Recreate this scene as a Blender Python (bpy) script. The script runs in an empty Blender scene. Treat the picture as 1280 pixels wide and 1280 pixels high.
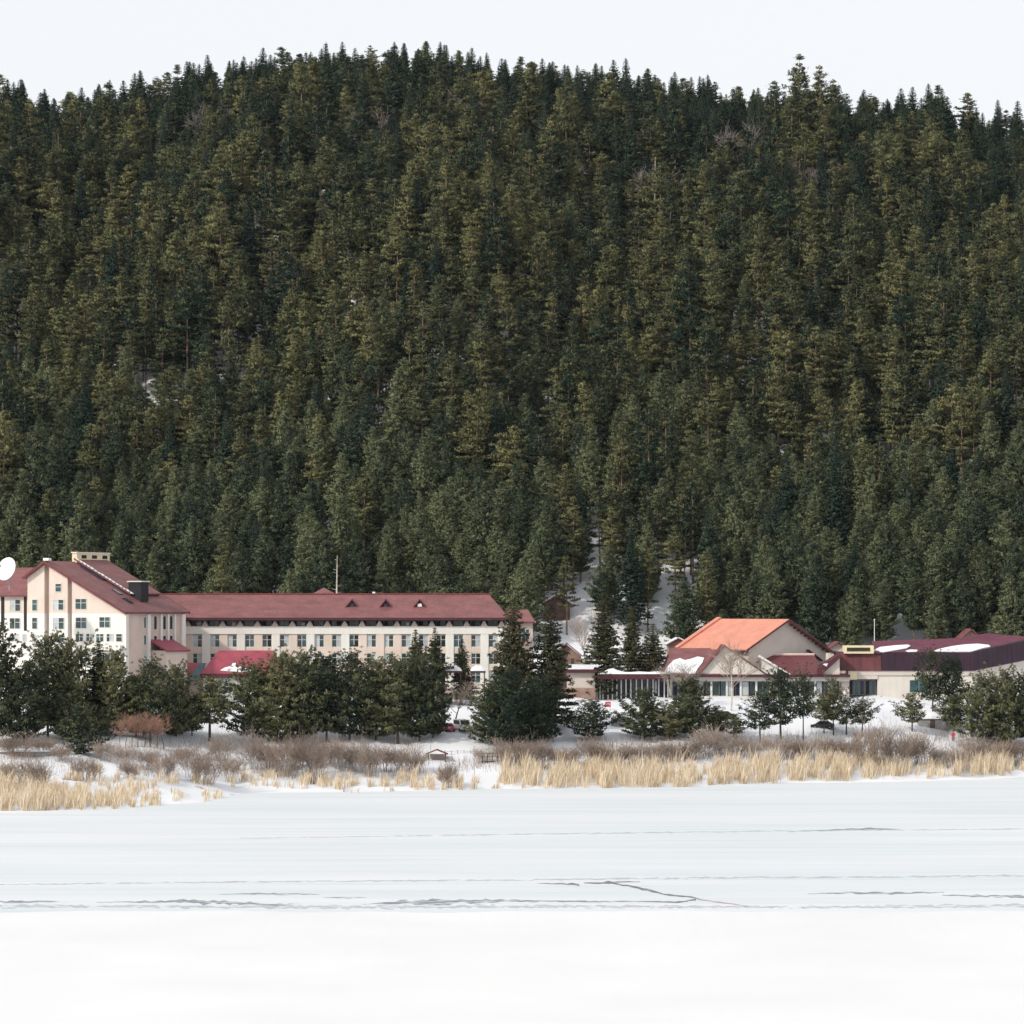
import bpy, bmesh, math, random
import numpy as np
from mathutils import Vector, Matrix

random.seed(7)
RNG = np.random.default_rng(11)
C = bpy.context.scene.collection
SC = bpy.context.scene
R = math.radians

# ------------------------------------------------------------------ camera, sky, sun, exposure
F = 4080.0          # focal length in photo pixels (photo 1280 x 1280)
CAMH = 30.0         # camera height above the lake ice
YH = 755.0          # horizon row
cam = bpy.data.cameras.new('camera'); camo = bpy.data.objects.new('camera', cam); C.objects.link(camo)
cam.sensor_width = 36.0; cam.lens = F / 1280 * 36.0
cam.shift_y = (YH - 640) / 1280.0
cam.clip_start = 1.0; cam.clip_end = 20000
camo.location = (0, 0, CAMH); camo.rotation_euler = (R(90), 0, 0)
SC.camera = camo

SUN_EL = R(36); SUN_AZ = math.atan2(-0.80, -0.60)     # x, y of the direction towards the sun
sun_dir = Vector((math.sin(SUN_AZ) * math.cos(SUN_EL), math.cos(SUN_AZ) * math.cos(SUN_EL), math.sin(SUN_EL)))
W = bpy.data.worlds.new('World'); SC.world = W; W.use_nodes = True
nt = W.node_tree; nt.nodes.clear()
sky = nt.nodes.new('ShaderNodeTexSky'); sky.sky_type = 'NISHITA'; sky.sun_disc = False
sky.sun_elevation = SUN_EL; sky.sun_rotation = SUN_AZ; sky.air_density = 1.0; sky.dust_density = 4.0; sky.ozone_density = 1.0
hs = nt.nodes.new('ShaderNodeHueSaturation'); hs.inputs['Saturation'].default_value = 0.35
mx = nt.nodes.new('ShaderNodeMix'); mx.data_type = 'RGBA'; mx.inputs['Factor'].default_value = 0.72
mx.inputs[7].default_value = (8.75, 8.95, 9.2, 1)        # thin bright cloud veil over the whole sky
bg = nt.nodes.new('ShaderNodeBackground'); bg.inputs['Strength'].default_value = 0.128
wo = nt.nodes.new('ShaderNodeOutputWorld')
nt.links.new(sky.outputs[0], hs.inputs['Color']); nt.links.new(hs.outputs[0], mx.inputs[6])
nt.links.new(mx.outputs[2], bg.inputs['Color']); nt.links.new(bg.outputs[0], wo.inputs['Surface'])

sl = bpy.data.lights.new('sun', 'SUN'); sl.energy = 3.0; sl.angle = R(3); sl.color = (1.0, 0.93, 0.82)
so = bpy.data.objects.new('sun', sl); C.objects.link(so); so.location = (-200, -100, 300)
so.rotation_euler = sun_dir.to_track_quat('Z', 'Y').to_euler()

SC.view_settings.view_transform = 'Standard'; SC.view_settings.look = 'None'
SC.view_settings.exposure = 0.0; SC.view_settings.gamma = 1.0
SC.render.engine = 'CYCLES'
try:
    SC.cycles.use_denoising = True
    SC.cycles.max_bounces = 5; SC.cycles.diffuse_bounces = 3; SC.cycles.glossy_bounces = 2
    SC.cycles.transmission_bounces = 3; SC.cycles.transparent_max_bounces = 6
except Exception:
    pass

# ------------------------------------------------------------------ helpers
def PX(px, Y): return (px - 640.0) * Y / F
def PZ(py, Y): return CAMH - (py - YH) * Y / F
def at(px, py, Y): return (PX(px, Y), Y, PZ(py, Y))

class MB:
    """collects faces in world space"""
    def __init__(s): s.v = []; s.f = []
    def add(s, vs, fs):
        o = len(s.v); s.v += [tuple(p) for p in vs]; s.f += [tuple(i + o for i in f) for f in fs]; return s
    def hexa(s, a):     # 8 points: bottom loop 4, top loop 4
        return s.add(a, [(3,2,1,0),(4,5,6,7),(0,1,5,4),(1,2,6,5),(2,3,7,6),(3,0,4,7)])
    def box(s, x0, x1, y0, y1, z0, z1):
        if x0 > x1: x0, x1 = x1, x0
        if z0 > z1: z0, z1 = z1, z0
        return s.hexa([(x0,y0,z0),(x1,y0,z0),(x1,y1,z0),(x0,y1,z0),(x0,y0,z1),(x1,y0,z1),(x1,y1,z1),(x0,y1,z1)])
    def pbox(s, px0, py0, px1, py1, Y, d):     # pixel rectangle on the plane Y, going back d metres
        return s.box(PX(px0,Y), PX(px1,Y), Y, Y+d, PZ(py1,Y), PZ(py0,Y))
    def extrude(s, pts, vec):                  # polygon (list of 3d points) swept along vec
        n = len(pts); v = Vector(vec)
        a = [Vector(p) for p in pts]; b = [p + v for p in a]
        s.add(a + b, [tuple(range(n)), tuple(range(2*n-1, n-1, -1))] + [(i, i+n, (i+1)%n+n, (i+1)%n) for i in range(n)])
        return s
    def slab(s, pts, t):                       # polygon with thickness t along its normal (downwards)
        p = [Vector(q) for q in pts]
        n = (p[1]-p[0]).cross(p[2]-p[0]).normalized()
        if n.z > 0: n = -n
        return s.extrude(p, n * t)
    def tube(s, pts, rad, n=6):
        pts = [Vector(p) for p in pts]; rings = []
        for i, p in enumerate(pts):
            d = (pts[min(i+1,len(pts)-1)] - pts[max(i-1,0)]).normalized()
            a = d.orthogonal().normalized(); b = d.cross(a)
            r = rad[i] if hasattr(rad, '__len__') else rad
            rings.append([p + (a*math.cos(k*2*math.pi/n) + b*math.sin(k*2*math.pi/n))*r for k in range(n)])
        o = len(s.v)
        for r in rings: s.v += [tuple(q) for q in r]
        for i in range(len(rings)-1):
            for k in range(n):
                s.f.append((o+i*n+k, o+i*n+(k+1)%n, o+(i+1)*n+(k+1)%n, o+(i+1)*n+k))
        s.f.append(tuple(o+k for k in range(n))[::-1]); s.f.append(tuple(o+(len(rings)-1)*n+k for k in range(n)))
        return s
    def mesh(s, name, loc=(0,0,0), smooth=False):
        me = bpy.data.meshes.new(name)
        l = Vector(loc)
        me.from_pydata([tuple(Vector(p)-l) for p in s.v], [], s.f)
        bm = bmesh.new(); bm.from_mesh(me); bmesh.ops.recalc_face_normals(bm, faces=bm.faces); bm.to_mesh(me); bm.free()
        if smooth:
            for p in me.polygons: p.use_smooth = True
        return me

def root_loc(o):
    while o.parent is not None: o = o.parent
    return o.location
def obj(name, mb, m, parent=None, smooth=False):
    loc = root_loc(parent) if parent is not None else (0,0,0)
    o = bpy.data.objects.new(name, mb.mesh(name, loc, smooth)); C.objects.link(o)
    if m is not None: o.data.materials.append(m)
    o.parent = parent
    return o
def tag(o, label, cat, group=None):
    o['label'] = label; o['category'] = cat
    if group: o['group'] = group
    return o
def thing(name, label, cat, loc, group=None):
    o = bpy.data.objects.new(name, None); C.objects.link(o); o.location = loc; o.empty_display_size = 0.5
    return tag(o, label, cat, group)

# ------------------------------------------------------------------ materials
def mat(name, col, rough=0.8, var=0.12, scale=0.6, spec=0.3, detail=3.0, stretch=None, col2=None, bump=0.0, streak=0.0):
    m = bpy.data.materials.new(name); m.use_nodes = True
    n = m.node_tree; b = n.nodes['Principled BSDF']
    b.inputs['Roughness'].default_value = rough; b.inputs['Specular IOR Level'].default_value = spec
    tc = n.nodes.new('ShaderNodeTexCoord'); mp = n.nodes.new('ShaderNodeMapping')
    if stretch: mp.inputs['Scale'].default_value = stretch
    n.links.new(tc.outputs['Object'], mp.inputs['Vector'])
    nz = n.nodes.new('ShaderNodeTexNoise'); nz.inputs['Scale'].default_value = scale; nz.inputs['Detail'].default_value = detail
    n.links.new(mp.outputs[0], nz.inputs['Vector'])
    rp = n.nodes.new('ShaderNodeValToRGB')
    c2 = col2 or tuple(c*(1-var*2) for c in col); c1 = tuple(min(1,c*(1+var)) for c in col) if not col2 else col
    rp.color_ramp.elements[0].position = 0.3; rp.color_ramp.elements[1].position = 0.68
    rp.color_ramp.elements[0].color = (*c2,1); rp.color_ramp.elements[1].color = (*c1,1)
    n.links.new(nz.outputs['Fac'], rp.inputs['Fac'])
    out = rp.outputs['Color']
    if streak:
        mp2 = n.nodes.new('ShaderNodeMapping'); mp2.inputs['Scale'].default_value = (1.6, 1.6, 0.12)
        n.links.new(tc.outputs['Object'], mp2.inputs['Vector'])
        n2 = n.nodes.new('ShaderNodeTexNoise'); n2.inputs['Scale'].default_value = 1.0; n2.inputs['Detail'].default_value = 4
        n.links.new(mp2.outputs[0], n2.inputs['Vector'])
        r2 = n.nodes.new('ShaderNodeValToRGB'); r2.color_ramp.elements[0].position = 0.35; r2.color_ramp.elements[1].position = 0.6
        r2.color_ramp.elements[0].color = (1-streak,)*3 + (1,); r2.color_ramp.elements[1].color = (1,1,1,1)
        n.links.new(n2.outputs['Fac'], r2.inputs['Fac'])
        ml = n.nodes.new('ShaderNodeMix'); ml.data_type = 'RGBA'; ml.blend_type = 'MULTIPLY'; ml.inputs['Factor'].default_value = 1
        n.links.new(out, ml.inputs[6]); n.links.new(r2.outputs[0], ml.inputs[7]); out = ml.outputs[2]
    n.links.new(out, b.inputs['Base Color'])
    if bump:
        bp = n.nodes.new('ShaderNodeBump'); bp.inputs['Strength'].default_value = bump; bp.inputs['Distance'].default_value = 0.3
        n.links.new(nz.outputs['Fac'], bp.inputs['Height']); n.links.new(bp.outputs[0], b.inputs['Normal'])
    return m

def leafmat(name, dark, light, transl=0.25, tree_var=0.5):
    """needles: colour varies from tree to tree and from tuft to tuft"""
    m = bpy.data.materials.new(name); m.use_nodes = True
    n = m.node_tree; n.nodes.clear()
    oi = n.nodes.new('ShaderNodeObjectInfo'); ge = n.nodes.new('ShaderNodeNewGeometry')
    ma = n.nodes.new('ShaderNodeMath'); ma.operation = 'MULTIPLY_ADD'
    ma.inputs[1].default_value = tree_var
    mb_ = n.nodes.new('ShaderNodeMath'); mb_.operation = 'MULTIPLY'; mb_.inputs[1].default_value = (1 - tree_var)*(0.55 if tree_var > 0 else 1)
    n.links.new(ge.outputs['Random Per Island'], mb_.inputs[0])
    n.links.new(oi.outputs['Random'], ma.inputs[0]); n.links.new(mb_.outputs[0], ma.inputs[2])
    rp = n.nodes.new('ShaderNodeValToRGB'); e = rp.color_ramp.elements
    e[0].position = 0.12; e[1].position = 0.9; e[0].color = (*dark,1); e[1].color = (*light,1)
    tcl = n.nodes.new('ShaderNodeTexCoord'); nzl = n.nodes.new('ShaderNodeTexNoise'); nzl.inputs['Scale'].default_value = 0.75; nzl.inputs['Detail'].default_value = 2
    n.links.new(tcl.outputs['Object'], nzl.inputs['Vector'])
    ms = n.nodes.new('ShaderNodeMath'); ms.operation = 'MULTIPLY_ADD'; ms.inputs[1].default_value = 1.5; ms.inputs[2].default_value = -0.75
    n.links.new(nzl.outputs['Fac'], ms.inputs[0])
    ad = n.nodes.new('ShaderNodeMath'); ad.operation = 'ADD'; ad.use_clamp = True
    n.links.new(ma.outputs[0], ad.inputs[0]); n.links.new(ms.outputs[0], ad.inputs[1])
    n.links.new(ad.outputs[0], rp.inputs['Fac'])
    d = n.nodes.new('ShaderNodeBsdfDiffuse'); t = n.nodes.new('ShaderNodeBsdfTranslucent'); mxs = n.nodes.new('ShaderNodeMixShader')
    mxs.inputs[0].default_value = transl
    n.links.new(rp.outputs[0], d.inputs[0]); n.links.new(rp.outputs[0], t.inputs[0])
    n.links.new(d.outputs[0], mxs.inputs[1]); n.links.new(t.outputs[0], mxs.inputs[2])
    o = n.nodes.new('ShaderNodeOutputMaterial'); n.links.new(mxs.outputs[0], o.inputs['Surface'])
    return m

M = {}
M['white_wall'] = mat('white_wall', (0.735,0.71,0.66), 0.85, 0.03, 0.25, streak=0.05)
M['peach_wall'] = mat('peach_wall', (0.645,0.54,0.465), 0.85, 0.05, 0.25, streak=0.04)
M['pink_wall'] = mat('pink_wall', (0.58,0.46,0.405), 0.85, 0.06, 0.3, streak=0.05)
M['cream_wall'] = mat('cream_wall', (0.64,0.60,0.54), 0.85, 0.04, 0.3, streak=0.05)
M['beige_wall'] = mat('beige_wall', (0.58,0.51,0.46), 0.85, 0.05, 0.3, streak=0.03)
M['roof_red'] = mat('roof_red', (0.20,0.080,0.080), 0.6, 0.12, 0.35, detail=6, stretch=(1,1,3), streak=0.18)
M['roof_dark'] = mat('roof_dark', (0.16,0.035,0.04), 0.6, 0.12, 0.4, streak=0.15)
M['roof_magenta'] = mat('roof_magenta', (0.30,0.055,0.085), 0.5, 0.10, 0.4, streak=0.15)
M['roof_wine'] = mat('roof_wine', (0.125,0.026,0.05), 0.55, 0.12, 0.4, streak=0.15)
M['roof_maroon'] = mat('roof_maroon', (0.13,0.04,0.045), 0.6, 0.12, 0.4, streak=0.15)
M['roof_orange'] = mat('roof_orange', (0.59,0.245,0.175), 0.6, 0.06, 0.4, streak=0.12)
M['mansard'] = mat('mansard', (0.036,0.014,0.029), 0.55, 0.15, 0.4, streak=0.2)
M['fascia'] = mat('fascia', (0.075,0.022,0.03), 0.6, 0.1)
M['snow'] = mat('snow', (0.72,0.73,0.76), 0.7, 0.02, 0.3, bump=0.1)
M['glass'] = mat('glass', (0.035,0.06,0.065), 0.12, 0.25, 0.8, spec=0.5)
M['glass_teal'] = mat('glass_teal', (0.05,0.10,0.11), 0.15, 0.2, 0.8, spec=0.5)
M['glass_blue'] = mat('glass_blue', (0.02,0.028,0.06), 0.15, 0.2, 0.8, spec=0.4)
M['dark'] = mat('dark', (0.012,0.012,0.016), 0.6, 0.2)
M['curtain'] = mat('curtain', (0.42,0.46,0.48), 0.8, 0.1)
M['frame'] = mat('frame', (0.66,0.64,0.60), 0.6, 0.05)
M['metal'] = mat('metal', (0.25,0.25,0.26), 0.5, 0.1)
M['white_paint'] = mat('white_paint', (0.84,0.85,0.86), 0.5, 0.03)
M['timber'] = mat('timber', (0.11,0.07,0.055), 0.85, 0.2, 1.0)
M['grey_stone'] = mat('grey_stone', (0.30,0.29,0.29), 0.9, 0.15, 0.8)
M['brown_stone'] = mat('brown_stone', (0.30,0.20,0.16), 0.9, 0.15, 0.8)
M['louvre'] = mat('louvre', (0.07,0.065,0.02), 0.6, 0.15)
M['sign_cream'] = mat('sign_cream', (0.72,0.62,0.42), 0.7, 0.05)
M['car_red'] = mat('car_red', (0.40,0.03,0.07), 0.3, 0.05, spec=0.5)
M['car_white'] = mat('car_white', (0.75,0.76,0.76), 0.3, 0.03, spec=0.5)
M['car_dark'] = mat('car_dark', (0.02,0.022,0.03), 0.3, 0.1, spec=0.5)
M['tyre'] = mat('tyre', (0.02,0.02,0.02), 0.9, 0.1)
M['coat_red'] = mat('coat_red', (0.50,0.04,0.08), 0.9, 0.1, 3)
M['skin'] = mat('skin', (0.5,0.3,0.22), 0.6, 0.05)
M['cloth_dark'] = mat('cloth_dark', (0.03,0.03,0.04), 0.9, 0.1)
M['hair'] = mat('hair', (0.03,0.02,0.015), 0.8, 0.1)
M['sign_red'] = mat('sign_red', (0.55,0.08,0.10), 0.5, 0.05)
M['bark'] = mat('bark', (0.24,0.155,0.115), 0.95, 0.25, 1.5, stretch=(2,2,0.5))
M['bark_dark'] = mat('bark_dark', (0.10,0.075,0.065), 0.95, 0.25, 1.5, stretch=(2,2,0.5))
M['bark_birch'] = mat('bark_birch', (0.55,0.48,0.42), 0.9, 0.15, 1.5)
M['twig_pink'] = mat('twig_pink', (0.35,0.285,0.245), 0.95, 0.15, 1.0)
M['twig_brown'] = mat('twig_brown', (0.29,0.225,0.185), 0.95, 0.2, 0.5)
M['twig_grey'] = mat('twig_grey', (0.25,0.21,0.205), 0.95, 0.15, 1.0)
M['twig_red'] = mat('twig_red', (0.33,0.19,0.14), 0.95, 0.15, 1.0)
M['needle_pine'] = leafmat('needle_pine', (0.016,0.036,0.029), (0.250,0.238,0.108), 0.2, 0.55)
M['needle_young'] = leafmat('needle_young', (0.034,0.056,0.040), (0.235,0.258,0.138), 0.22, 0.5)
M['needle_front'] = leafmat('needle_front', (0.026,0.046,0.034), (0.245,0.240,0.118), 0.22, 0.62)
M['needle_fir'] = leafmat('needle_fir', (0.018,0.040,0.034), (0.105,0.130,0.082), 0.15, 0.5)
M['needle_spruce'] = leafmat('needle_spruce', (0.022,0.038,0.024), (0.190,0.162,0.084), 0.15, 0.3)
M['reed'] = leafmat('reed', (0.50,0.385,0.26), (0.86,0.76,0.60), 0.3, 0.0)

# ------------------------------------------------------------------ terrain
def zz(py, Y): return CAMH - (py - YH) * Y / F
def lakeY(py): return CAMH * F / (py - YH)
COLS = {
    0:    [(lakeY(1016),0),(500,zz(967,500)),(520,zz(941,520)),(540,zz(918,540)),(562,zz(884,562))],
    190:  [(lakeY(1006),0),(506,zz(978,506)),(530,zz(944,530)),(548,zz(920,548)),(570,zz(880,570))],
    300:  [(lakeY(991),0),(532,zz(973,532)),(546,zz(944,546)),(560,zz(920,560)),(581,zz(880,581))],
    640:  [(lakeY(986),0),(541,zz(968,541)),(553,zz(942,553)),(563,zz(920,563)),(581,zz(890,581)),(597,zz(874,597))],
    960:  [(lakeY(979),0),(556,zz(964,556)),(567,zz(940,567)),(577,zz(920,577)),(596,zz(884,596)),(607,zz(875,607))],
    1280: [(lakeY(971),0),(577,zz(955,577)),(585,zz(940,585)),(597,zz(916,597)),(606,zz(886,606)),(612,zz(878,612))],
}
TOPS = [(-200,100),(0,93),(60,116),(130,102),(200,86),(260,72),(340,64),(420,60),(480,56),(540,50),(600,66),(660,72),(720,78),
        (780,90),(830,92),(880,98),(950,112),(1010,108),(1060,118),(1100,116),(1165,110),(1220,128),(1280,138),(1480,150)]
def ridge_z(px):
    t = np.interp(px, [a for a,_ in TOPS], [b for _,b in TOPS]) + 64
    return CAMH + (YH - t) * 1000 / F
KEYS = sorted(COLS)
def col_z(k, Y):
    pts = COLS[k]; ys = [150] + [p[0]-14 for p in pts[:1]] + [p[0] for p in pts] + [pts[-1][0]+14, 643, 668]
    zs = [-0.8, -0.7] + [p[1] for p in pts] + [12.7, 13.2, 27.0]
    return np.interp(Y, ys, zs)
def zt(X, Y):
    X = np.asarray(X, float); Y = np.asarray(Y, float)
    px = 640 + X * F / np.maximum(Y, 300)
    pc = np.clip(px, KEYS[0], KEYS[-1])
    low = np.zeros_like(X + Y)
    zs = [col_z(k, Y) for k in KEYS]
    for i in range(len(KEYS)-1):
        a, b = KEYS[i], KEYS[i+1]
        w = (pc - a) / (b - a); msk = (pc >= a) & (pc <= b)
        low = np.where(msk, zs[i]*(1-w) + zs[i+1]*w, low)
    s = np.clip((Y - 668) / 332, 0, 1)
    zr = ridge_z(np.clip(px, -400, 1700))
    env = np.sin(np.pi * s)
    und = env * (6.5*np.sin(X/21.0 + Y/90.0) + 4.5*np.sin(X/11.5 - Y/47.0 + 1.3) + 3.0*np.sin(Y/31.0 + X/60.0))
    hill = 27 + (zr - 27) * (0.90*s + 0.10*s*s*(3-2*s)) + und
    back = zr - 0.22*(Y-1000)
    z = np.where(Y < 668, low, np.where(Y < 1000, hill, np.maximum(back, 20)))
    bank = 27.5 * np.clip(1 - Y/190.0, 0, 1)          # the near shore, where the photographer stands
    z = np.where(Y < 190, np.maximum(bank - 0.8, -0.8), z)
    return z
def zt1(X, Y): return float(zt(np.array([X]), np.array([Y]))[0])
def solveY(px, py):
    ys = np.arange(455, 645, 0.5); xs = (px-640)*ys/F
    p = YH + (CAMH - zt(xs, ys)) * F / ys
    ok = np.where(p <= py)[0]
    return float(ys[ok[0]]) if len(ok) else 640.0

def grid_mesh(name, xs, ys, zfun):
    X, Y = np.meshgrid(xs, ys); Z = zfun(X, Y)
    v = np.stack([X,Y,Z],-1).reshape(-1,3); nx = len(xs); ny = len(ys)
    f = [(j*nx+i, j*nx+i+1, (j+1)*nx+i+1, (j+1)*nx+i) for j in range(ny-1) for i in range(nx-1)]
    me = bpy.data.meshes.new(name); me.from_pydata(v.tolist(), [], f)
    for p in me.polygons: p.use_smooth = True
    return me
xs = np.concatenate([[-9000,-4000,-1500,-600,-350,-250],np.arange(-200,201,2.0),[250,350,600,1500,4000,9000]])
ys = np.concatenate([[-9000,-3000,-600,-100],np.arange(0,440,20.0),np.arange(440,700,1.5),np.arange(700,1040,4.0),[1100,1300,2000,5000,9000]])
def zground(X, Y):
    z = zt(X, Y)
    lump = 0.22*np.sin(X/2.7+Y/3.9)+0.18*np.sin(X/1.9-Y/2.3+1)+0.12*np.sin(X/5.1+2.0)
    return z + np.where((Y>470)&(z>0.3), lump, 0)
ground = bpy.data.objects.new('ground', grid_mesh('ground', xs, ys, zground)); C.objects.link(ground); ground['kind'] = 'structure'
# snow with litter and bare soil showing in patches
gm = bpy.data.materials.new('snowy_ground'); gm.use_nodes = True
n = gm.node_tree; b = n.nodes['Principled BSDF']; b.inputs['Roughness'].default_value = 0.8; b.inputs['Specular IOR Level'].default_value = 0.2
tc = n.nodes.new('ShaderNodeTexCoord')
n1 = n.nodes.new('ShaderNodeTexNoise'); n1.inputs['Scale'].default_value = 0.11; n1.inputs['Detail'].default_value = 8; n1.inputs['Roughness'].default_value = 0.62
n.links.new(tc.outputs['Object'], n1.inputs['Vector'])
r1 = n.nodes.new('ShaderNodeValToRGB'); e = r1.color_ramp.elements
e[0].position = 0.31; e[0].color = (0.12,0.085,0.06,1); e[1].position = 0.37; e[1].color = (0.65,0.665,0.70,1)
n.links.new(n1.outputs['Fac'], r1.inputs['Fac']); n.links.new(r1.outputs[0], b.inputs['Base Color'])
bp = n.nodes.new('ShaderNodeBump'); bp.inputs['Strength'].default_value = 0.25; n.links.new(n1.outputs['Fac'], bp.inputs['Height']); n.links.new(bp.outputs[0], b.inputs['Normal'])
ground.data.materials.append(gm)

# frozen lake
lk = MB(); lk.add([(-3000,175,0),(3000,175,0),(3000,640,0),(-3000,640,0)], [(0,1,2,3)])
lake = obj('lake', lk, None); lake['kind'] = 'structure'
im = bpy.data.materials.new('ice'); im.use_nodes = True
n = im.node_tree; b = n.nodes['Principled BSDF']; b.inputs['Roughness'].default_value = 0.55; b.inputs['Specular IOR Level'].default_value = 0.12
tc = n.nodes.new('ShaderNodeTexCoord'); mp = n.nodes.new('ShaderNodeMapping'); mp.inputs['Scale'].default_value = (0.012,0.075,1)
n.links.new(tc.outputs['Object'], mp.inputs['Vector'])
n1 = n.nodes.new('ShaderNodeTexNoise'); n1.inputs['Scale'].default_value = 1.0; n1.inputs['Detail'].default_value = 7
n.links.new(mp.outputs[0], n1.inputs['Vector'])
r1 = n.nodes.new('ShaderNodeValToRGB'); e = r1.color_ramp.elements
e[0].position = 0.33; e[0].color = (0.545,0.59,0.62,1); e[1].position = 0.6; e[1].color = (0.615,0.635,0.665,1)
n.links.new(n1.outputs['Fac'], r1.inputs['Fac'])
mp3 = n.nodes.new('ShaderNodeMapping'); mp3.inputs['Scale'].default_value = (0.02,0.5,1); n.links.new(tc.outputs['Object'], mp3.inputs['Vector'])
n3 = n.nodes.new('ShaderNodeTexNoise'); n3.inputs['Scale'].default_value = 1.0; n3.inputs['Detail'].default_value = 5; n.links.new(mp3.outputs[0], n3.inputs['Vector'])
r3 = n.nodes.new('ShaderNodeValToRGB'); e = r3.color_ramp.elements
e[0].position = 0.28; e[0].color = (0.86,0.875,0.88,1); e[1].position = 0.5; e[1].color = (1,1,1,1); n.links.new(n3.outputs['Fac'], r3.inputs['Fac'])
ml = n.nodes.new('ShaderNodeMix'); ml.data_type='RGBA'; ml.blend_type='MULTIPLY'; ml.inputs['Factor'].default_value = 1
n.links.new(r1.outputs[0], ml.inputs[6]); n.links.new(r3.outputs[0], ml.inputs[7]); n.links.new(ml.outputs[2], b.inputs['Base Color'])
lake.data.materials.append(im)

# deep snow over the near ice, its far edge an uneven low step
sm = MB(); xr = np.arange(-60, 60.1, 0.5)
far = [(x, lakeY(1139.5) + 0.8*math.sin(x/7.0) + 0.5*math.sin(x/2.3+1) + 0.3*random.uniform(-1,1)) for x in xr]
far = [(-3000, 318)] + far + [(3000, 318)]
vs = []; fs = []
for x, y in far: vs += [(x, 170, 0.2), (x, y-3.0, 0.2), (x, y, 0.01)]
for i in range(len(far)-1):
    a = 3*i; fs += [(a,a+3,a+4,a+1),(a+1,a+4,a+5,a+2)]
sm.add(vs, fs); snowc = obj('snow_cover', sm, None, smooth=True); snowc['kind'] = 'structure'
snowc.data.materials.append(mat('lake_snow', (0.665,0.665,0.678), 0.7, 0.02, 0.05, bump=0.03))

def streakmat(name, col, thr=0.47):
    m = bpy.data.materials.new(name); m.use_nodes = True; n = m.node_tree; b = n.nodes['Principled BSDF']
    b.inputs['Base Color'].default_value = (*col,1); b.inputs['Roughness'].default_value = 0.6; b.inputs['Specular IOR Level'].default_value = 0.1
    tc = n.nodes.new('ShaderNodeTexCoord'); mp = n.nodes.new('ShaderNodeMapping'); mp.inputs['Scale'].default_value = (0.45,0.9,1)
    n.links.new(tc.outputs['Object'], mp.inputs['Vector'])
    nz = n.nodes.new('ShaderNodeTexNoise'); nz.inputs['Scale'].default_value = 1.0; nz.inputs['Detail'].default_value = 5; n.links.new(mp.outputs[0], nz.inputs['Vector'])
    rp = n.nodes.new('ShaderNodeValToRGB'); rp.color_ramp.elements[0].position = thr-0.12; rp.color_ramp.elements[1].position = thr+0.14
    n.links.new(nz.outputs['Fac'], rp.inputs['Fac']); n.links.new(rp.outputs[0], b.inputs['Alpha'])
    return m
SM_dark = streakmat('wet_ice_dark', (0.21,0.245,0.275), 0.49); SM_mid = streakmat('wet_ice_pale', (0.47,0.495,0.525), 0.52)
SM_crack = streakmat('crack_dark', (0.17,0.175,0.19), 0.42); SM_rust = streakmat('crack_rust', (0.44,0.35,0.33), 0.42)
lift = [0.004]
def streak(name, pts, m):
    """pts: (px, py, half thickness in px) along a mark lying on the ice"""
    mb = MB(); vs = []; z = lift[0]; lift[0] += 0.0015
    dense = []
    for (a, b_) in zip(pts[:-1], pts[1:]):
        k = max(2, int(abs(b_[0]-a[0])/6))
        for i in range(k): t = i/k; dense.append(tuple(a[j]*(1-t)+b_[j]*t for j in range(3)))
    dense.append(pts[-1])
    for p in dense:
        jx = random.uniform(-.5,.5)*p[2]; th = p[2]*random.uniform(0.5,1.15)
        for q in (p[1]-th+jx, p[1]+th+jx):
            Y = lakeY(q); vs.append((PX(p[0],Y), Y, z))
    mb.add(vs, [(2*i,2*i+2,2*i+3,2*i+1) for i in range(len(dense)-1)])
    return obj(name, mb, m, lake)
streak('wet_patch', [(-40,1128,0.8),(20,1127.5,2.2),(60,1127,1.2),(85,1128,0.2)], SM_dark)
streak('wet_patch', [(120,1128,0.3),(200,1127,1.6),(260,1127,3.2),(300,1129,2.0),(350,1131,1.6),(375,1130,0.3)], SM_dark)
streak('wet_patch', [(275,1118,0.2),(330,1117,1.2),(360,1117.5,1.5),(400,1118,0.2)], SM_dark)
streak('wet_patch', [(405,1122,0.2),(435,1122,1.2),(458,1122,0.2)], SM_dark)
streak('wet_patch', [(450,1131,0.3),(500,1128,2.2),(540,1126.5,4.2),(575,1127,3.0),(640,1126,1.4),(700,1127,1.2),(860,1127,0.4)], SM_dark)
streak('wet_patch', [(-40,1133,2.5),(150,1133,1.5),(400,1134,2.5),(700,1133,2),(1000,1134,1.5),(1320,1132,2.5)], SM_mid)
streak('wet_patch', [(1010,1117.5,0.3),(1060,1116,1.6),(1120,1116.5,1.5),(1180,1115.5,0.4)], SM_dark)
streak('wet_patch', [(1178,1119,0.4),(1215,1120,1.6),(1300,1121,1.8)], SM_dark)
streak('wet_patch', [(985,1040,0.2),(1040,1037.5,1.1),(1090,1036,1.4),(1128,1037,0.2)], SM_dark)
streak('crack', [(-40,1106,0.7),(300,1102.5,0.9),(640,1100,1.0),(900,1097,1.2),(1100,1096.5,1.1),(1320,1094,1.2)], SM_mid)
streak('crack', [(300,1048,0.3),(640,1043,0.7),(960,1039,0.7),(1320,1036,0.6)], SM_mid)
streak('crack', [(672,1104.5,0.2),(715,1105,1.2),(724,1106,1.4)], SM_crack)
streak('crack', [(730,1104,0.6),(760,1103,1.7),(800,1102.5,0.3)], SM_crack)
streak('crack', [(765,1104,0.5),(803,1111,1.6),(830,1118,1.0),(865,1122,1.3),(875,1124,0.5)], SM_crack)
streak('crack', [(872,1124,0.8),(900,1128,0.9),(935,1133,0.6)], SM_rust)
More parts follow.
